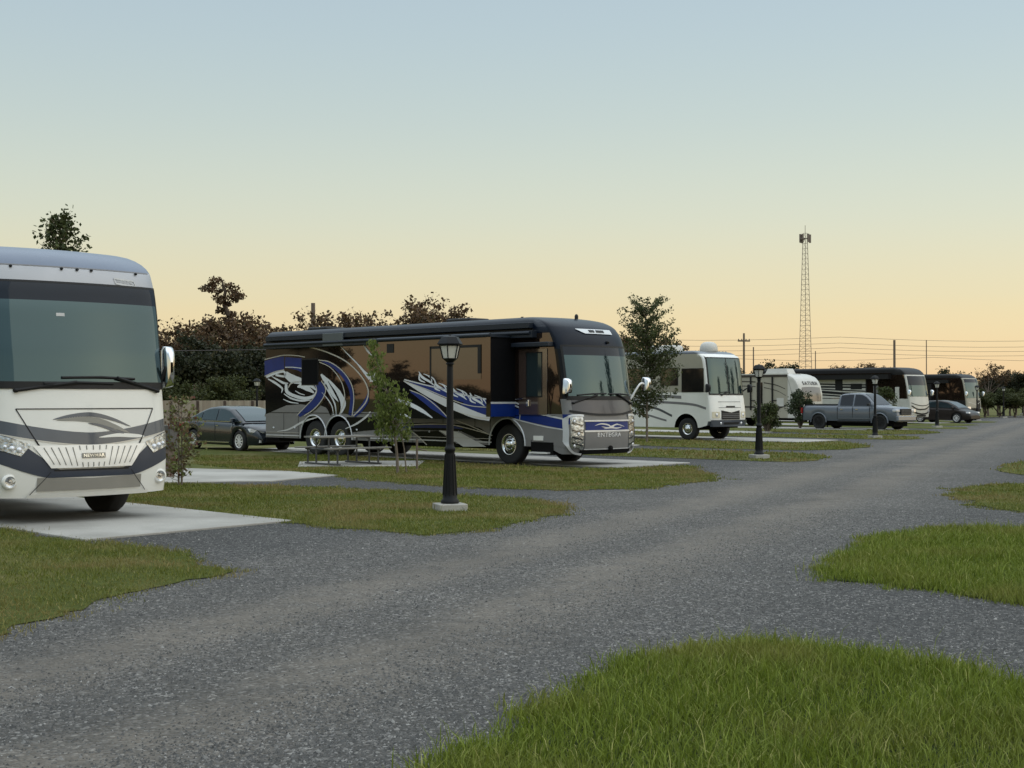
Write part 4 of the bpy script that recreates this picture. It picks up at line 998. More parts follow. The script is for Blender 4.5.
# ================================================================== travel trailer
def travel_trailer():
    Y = 84.0; nose = ((813 - 512) / FOC * Y, Y)
    root = empty('travel_trailer', (nose[0], nose[1], 0), ROT, label='beige and white travel trailer with dark curved stripes and a rounded white front cap', cat='travel trailer')
    h, H, L = 1.22, 3.22, 8.6
    X0 = [(.5, -.12), (.9, -.05), (1.4, .0), (2.0, -.02), (2.5, -.14), (2.8, -.30), (3.0, -.52), (3.12, -.8), (3.2, -1.15), (3.24, -1.6)]
    s = Shell(L, h, H, X0, b=.08, r=.12, n=5, Rr=.08, zbf=lambda t: .55, skirt=.55, arches=((-5.3, .42, .95), (-6.2, .42, .95)), zref=1.1)
    mb = MB()
    s.build(mb, lambda kd, q, z: 1 if (kd == 'F' or kd == 'T' or (kd in 'LR' and q > -1.15)) else 0)
    for pts, w in (([(-1.15, 2.3), (-1.9, 2.55), (-3.2, 2.72), (-5, 2.78)], .07), ([(-1.1, 1.9), (-1.8, 2.2), (-3, 2.42), (-4.6, 2.5)], .05), ([(-1.1, 1.3), (-2.0, 1.1), (-3.6, 1.2), (-6, 1.15)], .10), ([(-1.0, 3.0), (-.75, 2.3), (-.55, 1.5), (-.5, .9)], .05)):
        cs = catmull(pts, 8); mb.grid([[(p[0] - w / 3, -h - .005, p[1] + w / 2) for p in cs], [(p[0] + w / 3, -h - .005, p[1] - w / 2) for p in cs]], 2, False)
    mb.box(-8.5, -1.0, -h - .03, -h + .01, 3.02, 3.16, 2); mb.box(-8.5, -.9, -h - .04, -h + .01, 3.16, 3.22, 1)
    mb.box(-1.75, -1.25, -h - .02, -h - .003, 1.25, 1.75, 1)
    mb.text('SATURN', .30, lambda x, y, z: s.P(x * 1.15, 2.62 + y, .02 + z), 2, .004, 1.25)
    mb.build('body', ['beige', 'trailer_white', 'stripe_dark'], root)
    under(root, L, h, -.4, (), .4, 1.0)
    w = MB(); s.strip(w, -.95, .95, lambda y: 2.42 - .04 * (y / .95) ** 2, 1.55, .012, 0, 16, 6); w.build('front_window', ['side_glass'], root).data.materials[0] = mat('tinted_front_cap_glass', (.10, .095, .09), .15, ior=1.8)
    w = MB(); w.box(-3.3, -2.7, -h - .012, -h - .005, 1.0, 2.85); dr = w.build('door', 'beige', root)
    w = MB(); w.box(-3.22, -2.78, -h - .02, -h - .0125, 1.4, 2.7); w.build('window', 'black_gloss', dr)
    for x in (-3.65, -2.05):
        w = MB(); w.tube([(x, -h - .05, 1.0), (x, -h - .05, 3.05)], .05, 6); w.tube([(x, -h - .05, 1.6), (x + .3, -h - .05, 1.6)], .03, 6); w.build('awning_arm', 'black_plastic', root)
    for x0, x1 in ((-5.4, -4.4), (-7.6, -6.8)):
        w = MB(); w.box(x0, x1, -h - .02, -h - .005, 1.9, 2.6); w.build('window', 'black_gloss', root)
    w = MB(); w.box(-1.9, -1.1, -.4, .4, H - .02, H + .0, 0)
    w.box(-3.2, -1.5, -.4, .4, H, H + .32, 0, (.16, .06)); w.build('roof_air_conditioner', 'trailer_white', root, bevel=.05)
    for x in (-5.3, -6.2):
        for sg in (-1, 1): wheel(root, x, sg * 1.05, .36, .22, sg, style='car', rimmat='satin_metal')
    t = MB(); t.tube([(-.3, .5, .5), (1.0, 0, .5)], .06, 6); t.tube([(-.3, -.5, .5), (1.0, 0, .5)], .06, 6); t.tube([(1.0, 0, .6), (1.0, 0, .0)], .04, 6); t.build('hitch', 'under', root)
travel_trailer()

# ================================================================== motorhome 5 and 6, far down the row
def far_motorhome(c, label, scheme, L=12.6, Hh=3.85, wheelz=True):
    root = empty('motorhome', (c[0], c[1], 0), ROT, label=label, cat='motorhome')
    h = 1.28; H = Hh
    X0 = [(.4, .22), (.8, .30), (1.3, .28), (1.9, .2), (2.6, .1), (3.1, .0), (3.4, -.1), (3.55, -.22), (3.7, -.45), (3.8, -.75), (3.86, -1.2)]
    s = Shell(L, h, H, X0, b=.14, r=.14, n=5, Rr=.22, zbf=lambda t: .45, skirt=.5, arches=((-2.1, .64, 1.15), (-8.6, .64, 1.15)), zref=1.3)
    mb = MB(); s.build(mb, scheme['mf'])
    scheme['decor'](mb, s, h)
    mb.build('body', scheme['mats'], root)
    under(root, L, h, .1, ((-2.1, 1), (-8.6, 1)), .4)
    zt, zm, zl = scheme['ws']
    w = MB(); s.strip(w, -1.2, 1.2, zt, zm, .012, 1, 20, 3); s.strip(w, -1.2, 1.2, zm, zl, .012, 0, 20, 8); w.build('windshield', ['windshield', 'shade_band'], root)
    for sg in (-1, 1):
        l = MB(); s.strip(l, sg * .8, sg * 1.2, 1.0, .8, .015, 0, 6, 2); l.build('headlight', 'lens_bright', root)
        wheel(root, -2.1, sg * 1.06, .5, .3, sg); wheel(root, -8.6, sg * 1.06, .5, .3, sg)
        mirror(root, (0, sg * 1.2, 1.9), (.2, sg * 1.5, 2.1), .22, .42)
    return root, s, h
WH_, DK_, BR_, NV_, GY_ = range(5)
def mf5(kd, q, z):
    if kd == 'T' or z > 3.35: return DK_
    if kd == 'F': return WH_
    if z > 1.75: return BR_
    return WH_
def dec5(mb, s, h):
    # dark awning box, slide and swept lines
    mb.box(-12.3, -1.3, -h - .45, -h, 3.05, 3.40, 1); mb.box(-12.3, -1.3, -h - .5, -h + .05, 3.40, 3.46, 2)
    mb.box(-8.7, -3.3, -h - .012, -h - .003, 1.75, 3.04, 0)
    for z0_, z1_, w_ in ((2.72, 2.66, .05), (2.52, 2.50, .06), (2.36, 2.22, .04), (2.16, 1.98, .09), (1.95, 1.8, .05)):
        cs = catmull([(-8.7, z0_), (-7.0, z0_ + .02), (-5.2, (z0_ + z1_) / 2), (-3.3, z1_)], 8)
        mb.grid([[(p[0], -h - .018, p[1] + w_) for p in cs], [(p[0], -h - .018, p[1] - w_) for p in cs]], 1, False)
    mb.box(-8.1, -7.45, -h - .30, -h, 1.2, 3.04, 1); mb.box(-5.75, -5.15, -h - .03, -h, 2.3, 3.04, 1); mb.box(-4.5, -3.6, -h - .026, -h - .003, 2.35, 2.75, 1)
    mb.box(-3.3, -3.22, -h - .03, -h - .003, 1.2, 3.04, 1); mb.box(-2.7, -2.3, -h - .02, -h - .003, 2.1, 2.6, 4); mb.box(-1.0, -.7, -h - .03, -h - .003, 1.0, 2.5, 0)
    mb.box(-12.4, -.3, -h - .012, -h - .003, 1.0, 1.08, 4)
    s.curve(mb, [(-1.15, 1.22), (-.6, 1.0), (0, .97), (.6, 1.02), (1.15, 1.2)], .09, .012, 1); s.curve(mb, [(-1.15, 1.42), (-.7, 1.30), (0, 1.22), (.7, 1.26), (1.15, 1.36)], .05, .012, 1)
    s.curve(mb, [(-1.1, .9), (-.6, .72), (0, .66), (.6, .7), (1.1, .85)], .10, .012, 1)
    s.strip(mb, -.6, .6, .6, .48, .012, 1, 8, 1)
far_motorhome((26.85 + DR[0] * 1.28, 94.8 + DR[1] * 1.28), 'white-fronted motorhome with dark roof and long dark awning behind the grey pickup', dict(mf=mf5, decor=dec5, ws=(3.25, 2.62, 1.85), mats=['trailer_white', 'black_plastic', 'brown_paint', 'navy_roof', 'grey_stripe']))
def mf6(kd, q, z):
    if kd == 'T' or z > 3.45: return DK_
    if kd == 'F': return GY_ if z > .9 else DK_
    return BR_ if z > 1.6 else DK_
def dec6(mb, s, h):
    mb.box(-11, -1.5, -h - .3, -h, 3.05, 3.35, 1); mb.box(-6.5, -3.0, -h - .5, -h, 1.2, 3.0, 1)
    s.strip(mb, .1, .9, 1.55, .85, .012, 1, 8, 4); s.curve(mb, [(-1.1, 1.4), (0, 1.2), (1.1, 1.45)], .05, .014, 0)
far_motorhome((39.3 + DR[0] * 1.28, 121.3 + DR[1] * 1.28), 'dark brown motorhome farthest down the row, beside the trees', dict(mf=mf6, decor=dec6, ws=(3.4, 3.1, 1.75), mats=['trailer_white', 'black_plastic', 'brown_paint', 'navy_roof', 'beige']), 11)

# ================================================================== cars
def car(name, loc, rot, label, cat, L, W, stations, cabin, Rw, wheels_x, paint, glass='car_glass', zref=.62, rimstyle='car', rimmat='satin_metal', arch=.06, sill=.26, extra=None, wins=(), pil=()):
    root = empty(name, (loc[0], loc[1], 0), rot, label=label, cat=cat); hw = W / 2
    sx, sz, sw, sb = [list(q) for q in zip(*stations)]
    ztop = lambda x: float(np.interp(x, sx, sz)); wid = lambda x: hw * float(np.interp(x, sx, sw)); zbt = lambda x: float(np.interp(x, sx, sb))
    AR = Rw + arch
    xs = set(np.linspace(sx[0], sx[-1], 40)) | set(sx)
    for wx in wheels_x:
        for a in np.linspace(-1, 1, 17): xs.add(wx + AR * math.sin(a * PI / 2) * .999)
        xs.add(wx - AR * 1.01); xs.add(wx + AR * 1.01)
    xs = sorted(xs)
    def zb(x):
        z = zbt(x)
        for wx in wheels_x:
            d = abs(x - wx)
            if d < AR: z = max(z, Rw + math.sqrt(AR * AR - d * d))
        return z
    mb = MB(); rows = []
    for x in xs:
        w = wid(x); zt = ztop(x); b = min(zb(x), zt - .05)
        half = [(w * .96, b), (w * 1.0, b + .25 * (zt - b)), (w * 1.0, b + .55 * (zt - b)), (w * .985, b + .8 * (zt - b)), (w * .94, zt - .035), (w * .88, zt), (w * .5, zt + .03), (0, zt + .04)]
        rows.append([(x, -y, z) for y, z in half] + [(x, y, z) for y, z in half[-2::-1]])
    mb.grid(rows, 0, True)
    for e in (0, -1):
        r = rows[e]; mb.poly(r if e == 0 else r[::-1], 0)
    # cabin
    cx, cz = zip(*cabin); czf = lambda x: float(np.interp(x, cx, cz))
    tum = .15 * (max(cz) - ztop(0)) / .5
    def side(x, z, off=0):
        zt = ztop(x); t = (z - zt) / max(max(cz) - zt, .01); return wid(x) * .93 - t * tum + off
    rows = []; cs = sorted(set(np.linspace(cx[0], cx[-1], 30)) | set(cx))
    for x in cs:
        zr = czf(x); zt = ztop(x) - .02; zr = max(zr, zt + .001)
        hh = zr - zt; e = min(.06, hh * .3)
        half = [(side(x, zt), zt), (side(x, zt + hh * .5), zt + hh * .5), (side(x, zr - e), zr - e), (side(x, zr) - .05, zr - .008), (side(x, zr) * .6, zr + .012 * min(1, hh * 3)), (0, zr + .02 * min(1, hh * 3))]
        rows.append([(x, -y, z) for y, z in half] + [(x, y, z) for y, z in half[-2::-1]])
    mb.grid(rows, 0, True)
    if extra: extra(mb, dict(ztop=ztop, wid=wid, side=side, czf=czf, hw=hw))
    body = mb.build('body', [paint, 'black_plastic', 'chrome', 'lens_bright', 'orange_lamp'], root)
    for i, (x0, x1) in enumerate(wins):
        for sg in (-1, 1):
            w = MB(); lo, hi = [], []
            for x in np.linspace(x0, x1, 14):
                zl = ztop(x) + .03; zh = max(min(czf(x) - .075, max(cz) - .085), zl + .002)
                lo.append((x, sg * side(x, zl, .012), zl)); hi.append((x, sg * side(x, zh, .012), zh))
            w.grid([lo, hi], 0, True); w.build('side_window', glass, root)
    for nm, (x0, x1) in pil:
        w = MB(); rws = []
        for x in np.linspace(x0, x1, 8):
            zr = czf(x); yy = side(x, zr) - .15
            rws.append([(x, -yy + 2 * yy * j / 10, zr + .022 + .012 * (1 - abs(j - 5) / 5) ** .5) for j in range(11)])
        w.grid(rws, 0, True); w.build(nm, glass, root)
    u = MB(); u.box(sx[0] + .25, sx[-1] - .3, -hw + .28, hw - .28, .2, .55); u.build('chassis', 'under', root)
    for wx in wheels_x:
        for sg in (-1, 1): wheel(root, wx, sg * (hw - .12), Rw, .22, sg, style=rimstyle, rimmat=rimmat)
    return root, dict(ztop=ztop, wid=wid, side=side, czf=czf, hw=hw)
def mirrors_car(root, x, z, hw, m):
    for sg in (-1, 1):
        w = MB(); w.box(x - .07, x + .10, sg * (hw + .02) - .09, sg * (hw + .02) + .09, z - .06, z + .09, 0, (.02, .02)); w.build('mirror', m, root, bevel=.03)
def plate_poly(root, name, pts, d, m): 
    w = MB(); w.slab(pts, d); return w.build(name, m, root)
# sedan behind the blue-and-black motorhome; origin at front axle
def sedan():
    st = [(-3.78, .62, .74, .40), (-3.72, .86, .84, .30), (-3.5, .98, .92, .26), (-3.1, 1.02, .98, .2), (-2.3, 1.0, 1.0, .2), (-1.0, .965, 1.0, .19), (-.35, .94, 1.0, .19), (.1, .89, .98, .19), (.5, .81, .93, .20), (.78, .70, .84, .22), (.92, .56, .72, .26), (.96, .45, .66, .30)]
    cab = [(-3.45, .98), (-3.1, 1.12), (-2.5, 1.33), (-2.1, 1.43), (-1.6, 1.475), (-1.1, 1.45), (-.75, 1.38), (-.25, 1.15), (.12, .93)]
    def ex(mb, d):
        for sg in (-1, 1):
            for x in (-1.42, -.35, -2.35): mb.box(x - .005, x + .005, sg * (d['wid'](x) + .001) - .004, sg * (d['wid'](x) + .001) + .004, .35, .93, 1)
            for x in (-1.25, -2.2): mb.box(x - .1, x + .06, sg * (d['hw'] - .0) - .015, sg * (d['hw'] - .0) + .02, .82, .85, 2)
            mb.box(-3.2, .1, sg * (d['hw'] * .93) - .012, sg * (d['hw'] * .93) + .02, .96, .985, 2)
            mb.box(-2.6, -.55, sg * (d['hw'] - .0) - .01, sg * d['hw'] + .012, .27, .30, 2)
    c = (-8.80, 46.05)
    lat = .80
    c = (c[0] + DR[0] * (lat - .11), c[1] + DR[1] * (lat - .11))
    root, d = car('sedan_car', c, ROT, 'dark grey four-door sedan parked behind the blue and black motorhome', 'car', 4.85, 1.85, st, cab, .335, (0, -2.85), 'sedan_paint', extra=ex, wins=((-1.38, -.02), (-2.32, -1.46), (-2.95, -2.38)), pil=(('windshield', (-.72, .06)), ('rear_window', (-3.3, -2.3))))
    mirrors_car(root, -.32, 1.0, d['hw'], 'sedan_paint')
    for sg in (-1, 1):
        w = MB(); pts = [(.35, sg * .80, .72), (.62, sg * .83, .72), (.86, sg * .60, .64), (.90, sg * .50, .60), (.84, sg * .56, .55), (.6, sg * .86, .60)]
        w.slab(pts, (.02, sg * .03, .035)); w.build('headlight', 'lens_bright', root)
        w = MB(); w.box(-3.80, -3.62, sg * .75 - .12, sg * .75 + .12, .78, .90); w.build('tail_light', mat('red_lens', (.35, .02, .02), .2) if sg < 0 else bpy.data.materials['red_lens'], root, bevel=.02)
    w = MB(); w.box(.90, .985, -.5, .5, .30, .50); w.build('grille', 'black_plastic', root, bevel=.03)
    w = MB(); w.box(.80, .93, -.70, -.58, .30, .38); w.build('fog_light', 'satin_metal', root)
sedan()
# grey pickup
def pickup():
    st = [(-4.92, .60, .95, .55), (-4.88, 1.30, .97, .50), (-4.7, 1.33, .99, .50), (-3.85, 1.33, 1.0, .48), (-2.65, 1.33, 1.0, .48), (-2.63, 1.30, 1.0, .48), (-.9, 1.29, 1.0, .46), (-.45, 1.30, 1.0, .5), (.3, 1.27, .99, .55), (.75, 1.22, .96, .52), (.92, 1.12, .92, .46), (.98, .9, .90, .45), (1.0, .6, .88, .46)]
    cab = [(-2.66, 1.28), (-2.60, 1.90), (-2.45, 1.97), (-2.0, 2.01), (-1.4, 2.02), (-1.15, 1.98), (-.9, 1.86), (-.55, 1.55), (-.3, 1.32)]
    hw = 1.0
    def ex(mb, d):
        for sg in (-1, 1):
            for x in (-2.64, -1.68, -.62): mb.box(x - .012, x + .012, sg * (hw + .001) - .006, sg * (hw + .001) + .006, .6, 1.27, 1)
            for x in (-2.45, -1.5): mb.box(x - .0, x + .16, sg * hw - .02, sg * hw + .03, 1.1, 1.14, 2)
            mb.box(-2.6, -.6, sg * hw - .015, sg * hw + .03, .60, .66, 0)
            mb.box(-2.6, -.6, sg * (hw - .02) - .08, sg * (hw - .02) + .04, .42, .50, 1)
            for wx in (0, -3.85):
                pts = [(wx + .50 * math.cos(a), sg * (hw + .005), .42 + .50 * math.sin(a)) for a in np.linspace(-.05, PI + .05, 18)]
                mb.tube(pts, .045, 6, 0)
        mb.box(-4.75, -2.75, -hw + .12, hw - .12, 1.33, 1.41, 1); mb.box(.93, 1.02, -.78, .78, .52, .74, 1)
        mb.box(.94, 1.06, -.82, .82, .74, .80, 2)
    wf = (20.03, 76.1); rt = R(-45)
    d_ = (math.cos(rt), math.sin(rt)); n_ = (-d_[1], d_[0])
    c = (wf[0] + n_[0] * .9, wf[1] + n_[1] * .9)
    root, d = car('pickup_truck', c, rt, 'light grey crew-cab pickup truck on black wheels, parked across the third lawn', 'pickup truck', 6, 2.0, st, cab, .42, (0, -3.85), 'truck_paint', glass='truck_glass', rimstyle='suv', rimmat='black_plastic', extra=ex, wins=((-1.62, -.62), (-2.50, -1.72)), pil=(('windshield', (-1.12, -.36)),))
    for ch in list(root.children):
        pass
    mirrors_car(root, -.65, 1.38, hw + .06, 'black_plastic')
    g = MB(); g.box(.96, 1.05, -.55, .55, .84, 1.16, 0)
    for z in (.92, 1.0, 1.08): g.box(1.045, 1.06, -.52, .52, z - .012, z + .012, 1)
    g.build('grille', ['black_plastic', 'steel'], root, bevel=.03)
    for sg in (-1, 1):
        w = MB(); w.box(.72, 1.0, sg * .76 - .19, sg * .76 + .19, .98, 1.12); w.build('headlight', 'lens_bright', root, bevel=.03)
        w = MB(); w.box(.95, 1.04, sg * .66 - .12, sg * .66 + .12, .60, .70); w.build('fog_light', 'black_gloss', root, bevel=.03)
        w = MB(); w.box(-5.04, -4.94, sg * .9 - .06, sg * .9 + .06, .9, 1.2); w.build('tail_light', bpy.data.materials['red_lens'], root)
    b = MB(); b.box(.94, 1.12, -.97, .97, .50, .78, 0, (.02, .03)); b.build('bumper', 'truck_paint', root, bevel=.05)
pickup()
def dark_car():
    st = [(-3.75, .7, .8, .4), (-3.5, 1.0, .92, .28), (-3.0, 1.08, .98, .22), (-2, 1.06, 1.0, .2), (-.5, 1.02, 1.0, .2), (.1, .95, .98, .2), (.6, .82, .92, .22), (.9, .66, .8, .26), (.98, .5, .7, .3)]
    cab = [(-3.6, 1.02), (-3.2, 1.4), (-2.4, 1.55), (-1.4, 1.58), (-.8, 1.48), (-.2, 1.2), (.15, .98)]
    f = at(957, 411, 98); root, d = car('sedan_car', (f[0] + DR[0] * .8, f[1] + DR[1] * .8), ROT, 'dark brown car parked between the two farthest motorhomes', 'car', 4.8, 1.86, st, cab, .34, (0, -2.8), 'dark_car', wins=((-1.4, -.05), (-2.4, -1.48)), pil=(('windshield', (-.75, .06)),))
    for sg in (-1, 1):
        w = MB(); w.box(.55, .88, sg * .66 - .14, sg * .66 + .14, .66, .78, 0, (.02, .02)); w.build('headlight', 'lens_bright', root, bevel=.02)
    mirrors_car(root, -.3, 1.06, d['hw'], 'dark_car')
dark_car()

# ================================================================== lamp posts
def lamp_post(loc, label, milky='milk_glass', hgt=2.72):
    root = empty('lamp_post', (loc[0], loc[1], 0), R(18), label=label, cat='lamp post', group='lamp posts along the gravel road')
    f = MB(); f.box(-.225, .225, -.225, .225, 0, .12); f.build('footing', 'concrete', root, bevel=.015)
    p = MB(); k = hgt - 2.72
    p.lathe([(.145, .13), (.145, .16), (.115, .19), (.108, .28), (.09, .60), (.075, .88), (.072, .92), (.086, .94), (.086, .98), (.064, 1.0), (.058, 1.05), (.053, 1.8), (.048, 2.22 + k), (.045, 2.26 + k), (.07, 2.28 + k), (.05, 2.30 + k)], n=16)
    for i in range(10):
        a = 2 * PI * i / 10; p.tube([(.110 * math.cos(a), .110 * math.sin(a), .25), (.076 * math.cos(a), .076 * math.sin(a), .88)], .011, 4)
    p.build('post', 'lamp_black', root)
    l = MB(); z = 2.28 + k
    l.lathe([(.03, z), (.05, z + .02), (.115, z + .075), (.12, z + .085)], n=6, smooth=False)
    for i in range(6):
        a = PI / 3 * i; l.tube([(.115 * math.cos(a), .115 * math.sin(a), z + .08), (.165 * math.cos(a), .165 * math.sin(a), z + .285)], .010, 5)
    l.lathe([(.168, z + .275), (.178, z + .285), (.178, z + .30)], n=6, smooth=False)
    ln = l.build('lantern', 'lamp_black', root)
    g = MB(); g.lathe([(.108, z + .08), (.155, z + .28)], n=6, smooth=False); g.build('pane', milky, ln)
    hd = MB(); hd.lathe([(.20, z + .295), (.205, z + .31), (.18, z + .35), (.135, z + .415), (.07, z + .43), (.03, z + .435), (.02, z + .45), (.002, z + .455)], n=6, smooth=False); hd.build('hood', 'lamp_black', root)
    return root
lp = lamp_post(G(450, 511), 'black lamp post on a square concrete footing in the nearest grass verge, tallest in view')
spots = [(G(759, 458.6), 'black lamp post standing before the round bush beside the white motorhome'),
         (G(875, 438.3), 'black lamp post standing in front of the grey pickup truck'),
         (G(937, 427.8), 'black lamp post just right of the white-fronted motorhome'),
         (G(977, 421.0), 'black lamp post in front of the farthest motorhome'),
         (G(1003.5, 418.0), 'black lamp post against the dark trees at far right, last but one'),
         (G(1023, 414.5), 'black lamp post cut by the right edge of the view'),
         (at(257, 432, 70)[:2], 'black lamp post with white lantern by the wooden fence')]
for (p, lab) in spots:
    c = copy_tree(lp); c.location = (p[0], p[1], 0); c['label'] = lab

# ================================================================== picnic table
def picnic():
    c = G(343, 465.2); root = empty('picnic_table', (c[0], c[1], .03), math.atan2(DR[1], DR[0]) - .08, label='metal-framed picnic table with two benches beside the blue and black motorhome', cat='picnic table')
    L = .95
    t = MB()
    for i in range(5): t.box(-L, L, -.37 + i * .15, -.37 + i * .15 + .14, .70, .74)
    t.build('table_top', 'table_top', root)
    for sg in (-1, 1):
        b = MB(); b.box(-L, L, sg * .72 - .13, sg * .72 - .005, .42, .455); b.box(-L, L, sg * .72 + .005, sg * .72 + .13, .42, .455); b.build('bench', 'table_top', root)
    for x in (-.62, .62):
        f = MB()
        f.tube([(x, -.85, .03), (x, .85, .03)], .025, 6)
        for y in (-.72, -.30, .30, .72): f.tube([(x, y, .03), (x, y, .42 if abs(y) > .5 else .70)], .025, 6)
        f.tube([(x, -.82, .40), (x, .82, .40)], .025, 6); f.tube([(x, -.32, .68), (x, .32, .68)], .025, 6)
        f.build('leg_frame', 'steel', root)
picnic()
# small sign / bench frame seen under the sapling
def stake(loc, h, label):
    m = MB(); m.tube([(0, 0, 0), (0, 0, h)], .03, 6); m.tube([(-.02, 0, h * .7), (.25, 0, h * .62)], .015, 5); o = m.build('tree_stake', 'pole_wood', None, (loc[0], loc[1], 0)); tag(o, label, 'stake')
stake(G(417, 470), .75, 'short wooden stake beside the willowy sapling')
# site hookup pedestals
def pedestal(loc, label):
    r = empty('utility_pedestal', (loc[0], loc[1], 0), ROT, label=label, cat='utility box', group='hookup pedestals')
    m = MB(); m.box(-.07, .07, -.07, .07, 0, .7); m.build('post', 'pole_wood', r)
    m = MB(); m.box(-.16, .16, -.10, .10, .65, 1.15); m.build('box', 'steel', r, bevel=.01)
pedestal(G(170, 478), 'grey hookup box partly behind the twiggy shrub at left')

# ================================================================== fence, far building
def fence():
    a, b = at(120, 432, 76), at(300, 432, 71); L = math.hypot(b[0] - a[0], b[1] - a[1]); rz = math.atan2(b[1] - a[1], b[0] - a[0])
    r = empty('wooden_fence', (a[0], a[1], 0), rz, label='pale wooden privacy fence with dark posts beyond the dark sedan', cat='fence')
    m = MB(); n = int(L / .145)
    for i in range(n): 
        j = random.uniform(-.01, .01); m.box(i * .145, i * .145 + .137, 0, .02, .05, 1.62 + j)
    m.build('boards', 'fence', r)
    m = MB(); m.box(0, L, .022, .06, .35, .45); m.box(0, L, .022, .06, 1.2, 1.3); m.build('rail', 'post_dark', r)
    for i in range(int(L / 1.75) + 1):
        m = MB(); m.box(i * 1.75 - .05, i * 1.75 + .05, -.09, -.005, 0, 1.60); m.build('post', 'post_dark', r)
fence()
def house(loc, rz, w, d, hw_, hr, label):
    r = empty('building', loc, rz, label=label, cat='building')
    m = MB(); m.box(-w / 2, w / 2, -d / 2, d / 2, 0, hw_); wl = m.build('wall', 'wall_dark', r)
    m = MB(); o = .5
    m.slab([(-w / 2 - o, -d / 2 - o, hw_), (-w / 2 - o, d / 2 + o, hw_), (-w / 2 - o, 0, hr)], (w + 2 * o, 0, 0)); m.build('roof', 'roof_brown', r)
    for x in (-w * .3, 0, w * .3):
        m = MB(); m.box(x - .5, x + .5, -d / 2 - .03, -d / 2 - .003, 1.0, 2.0); m.build('window', 'side_glass', r)
p = at(268, 410, 95); house((p[0], p[1], 0), .1, 9, 6, 1.9, 2.9, 'low building with a reddish-brown roof beyond the fence')

# ================================================================== tower, poles, wires
def tower():
    Y = 250.; base = at(805.5, 398, Y); top = CAM_Z + (HZ - 233) / FOC * Y
    r = empty('radio_tower', (base[0], base[1], 0), .35, label='tall slender steel lattice radio tower against the sunset sky', cat='radio tower')
    m = MB(); n = 34; w0, w1 = 1.55, .42
    cor = lambda i, t: ((w0 + (w1 - w0) * t) * math.cos(2 * PI * i / 3), (w0 + (w1 - w0) * t) * math.sin(2 * PI * i / 3))
    for i in range(3): m.tube([(*cor(i, 0), 0), (*cor(i, 1), top)], .05, 5)
    for k in range(n):
        t0, t1 = k / n, (k + 1) / n
        for i in range(3):
            j = (i + 1) % 3
            m.tube([(*cor(i, t0), top * t0), (*cor(j, t1), top * t1)], .018, 4, cap=False); m.tube([(*cor(i, t1), top * t1), (*cor(j, t1), top * t1)], .018, 4, cap=False)
    m.build('lattice', 'tower_steel', r)
    a = MB(); z = top - 1.0
    a.tube([(-1.0, 0, z), (1.0, 0, z)], .07, 5); a.tube([(0, -1, z), (0, 1, z)], .07, 5)
    for (x, y) in ((-1, 0), (-.6, .5), (1, 0), (0, 1), (0, -1), (-.7, -.3)): a.box(x - .16, x + .16, y - .1, y + .1, z - .7, z + .8)
    a.lathe([(.45, 0), (.45, .3)], (-.7, -.2, z - .2), 'z', 12, caps=True)
    a.tube([(0, 0, top - .3), (0, 0, top + 1.4)], .05, 4); a.build('antenna', 'tower_steel', r)
tower()
def pole(px, ytop, Y, label, arm=True, rr=.14):
    b = at(px, 398, Y); top = CAM_Z + (HZ - ytop) / FOC * Y
    r = empty('utility_pole', (b[0], b[1], 0), .15, label=label, cat='utility pole')
    m = MB(); m.tube([(0, 0, 0), (0, 0, top)], [rr * 1.2, rr], 8); m.build('pole', 'pole_wood', r)
    if arm:
        m = MB(); m.box(-.85, .85, -.06, .06, top - .9, top - .72)
        for x in (-.75, -.3, .3, .75): m.lathe([(.06, 0), (.08, .1), (.03, .22)], (x, 0, top - .72), 'z', 8)
        m.box(-.1, .1, -.1, .1, top - .1, top + .25); m.build('crossarm', 'pole_wood', r)
pole(744, 335, 190, 'utility pole with a short crossarm right of the white motorhome')
pole(753.5, 347, 230, 'plain thin pole just right of the crossarm pole', False, .1)
pole(815.5, 351, 240, 'thin pole right of the lattice tower', False, .08)
pole(894.5, 340, 150, 'plain brown utility pole rising behind the dark awning', False, .13)
pole(926.5, 340, 210, 'slim pole above the white-fronted motorhome', False, .07)
pole(313, 303, 110, 'pale utility pole among the trees above the swirl-painted motorhome', False, .16)
for i, (y0, y1, Y) in enumerate(((335, 339, 185), (341, 345, 187), (346, 349, 189), (351, 353, 195), (356, 358, 200))):
    m = MB(); a, b = at(560 if i < 4 else 700, y0 + 1, Y), at(1400, y1, Y); n = 24
    pts = [tuple(a[k] + (b[k] - a[k]) * t / n for k in range(3)) for t in range(n + 1)]
    pts = [(x, y, z - .5 * math.sin(PI * ((j * 3 / n) % 1))) for j, (x, y, z) in enumerate(pts)]
    m.tube(pts, .020, 4); tag(m.build('overhead_wire', 'wire'), ['overhead wire, highest of the five crossing the sunset sky', 'overhead wire, second highest of the five in the sunset sky', 'overhead wire, middle one of the five in the sunset sky', 'overhead wire, second lowest of the five in the sunset sky', 'overhead wire, lowest of the five in the sunset sky'][i], 'wire', 'overhead wires')
m = MB(); a, b = at(-300, 340, 60), at(420, 348, 62); m.tube([a, tuple((u + v) / 2 - (.35 if k == 2 else 0) for k, (u, v) in enumerate(zip(a, b))), b], .018, 4); tag(m.build('overhead_wire', 'wire'), 'pale sagging wire in front of the coppery trees at left', 'wire')

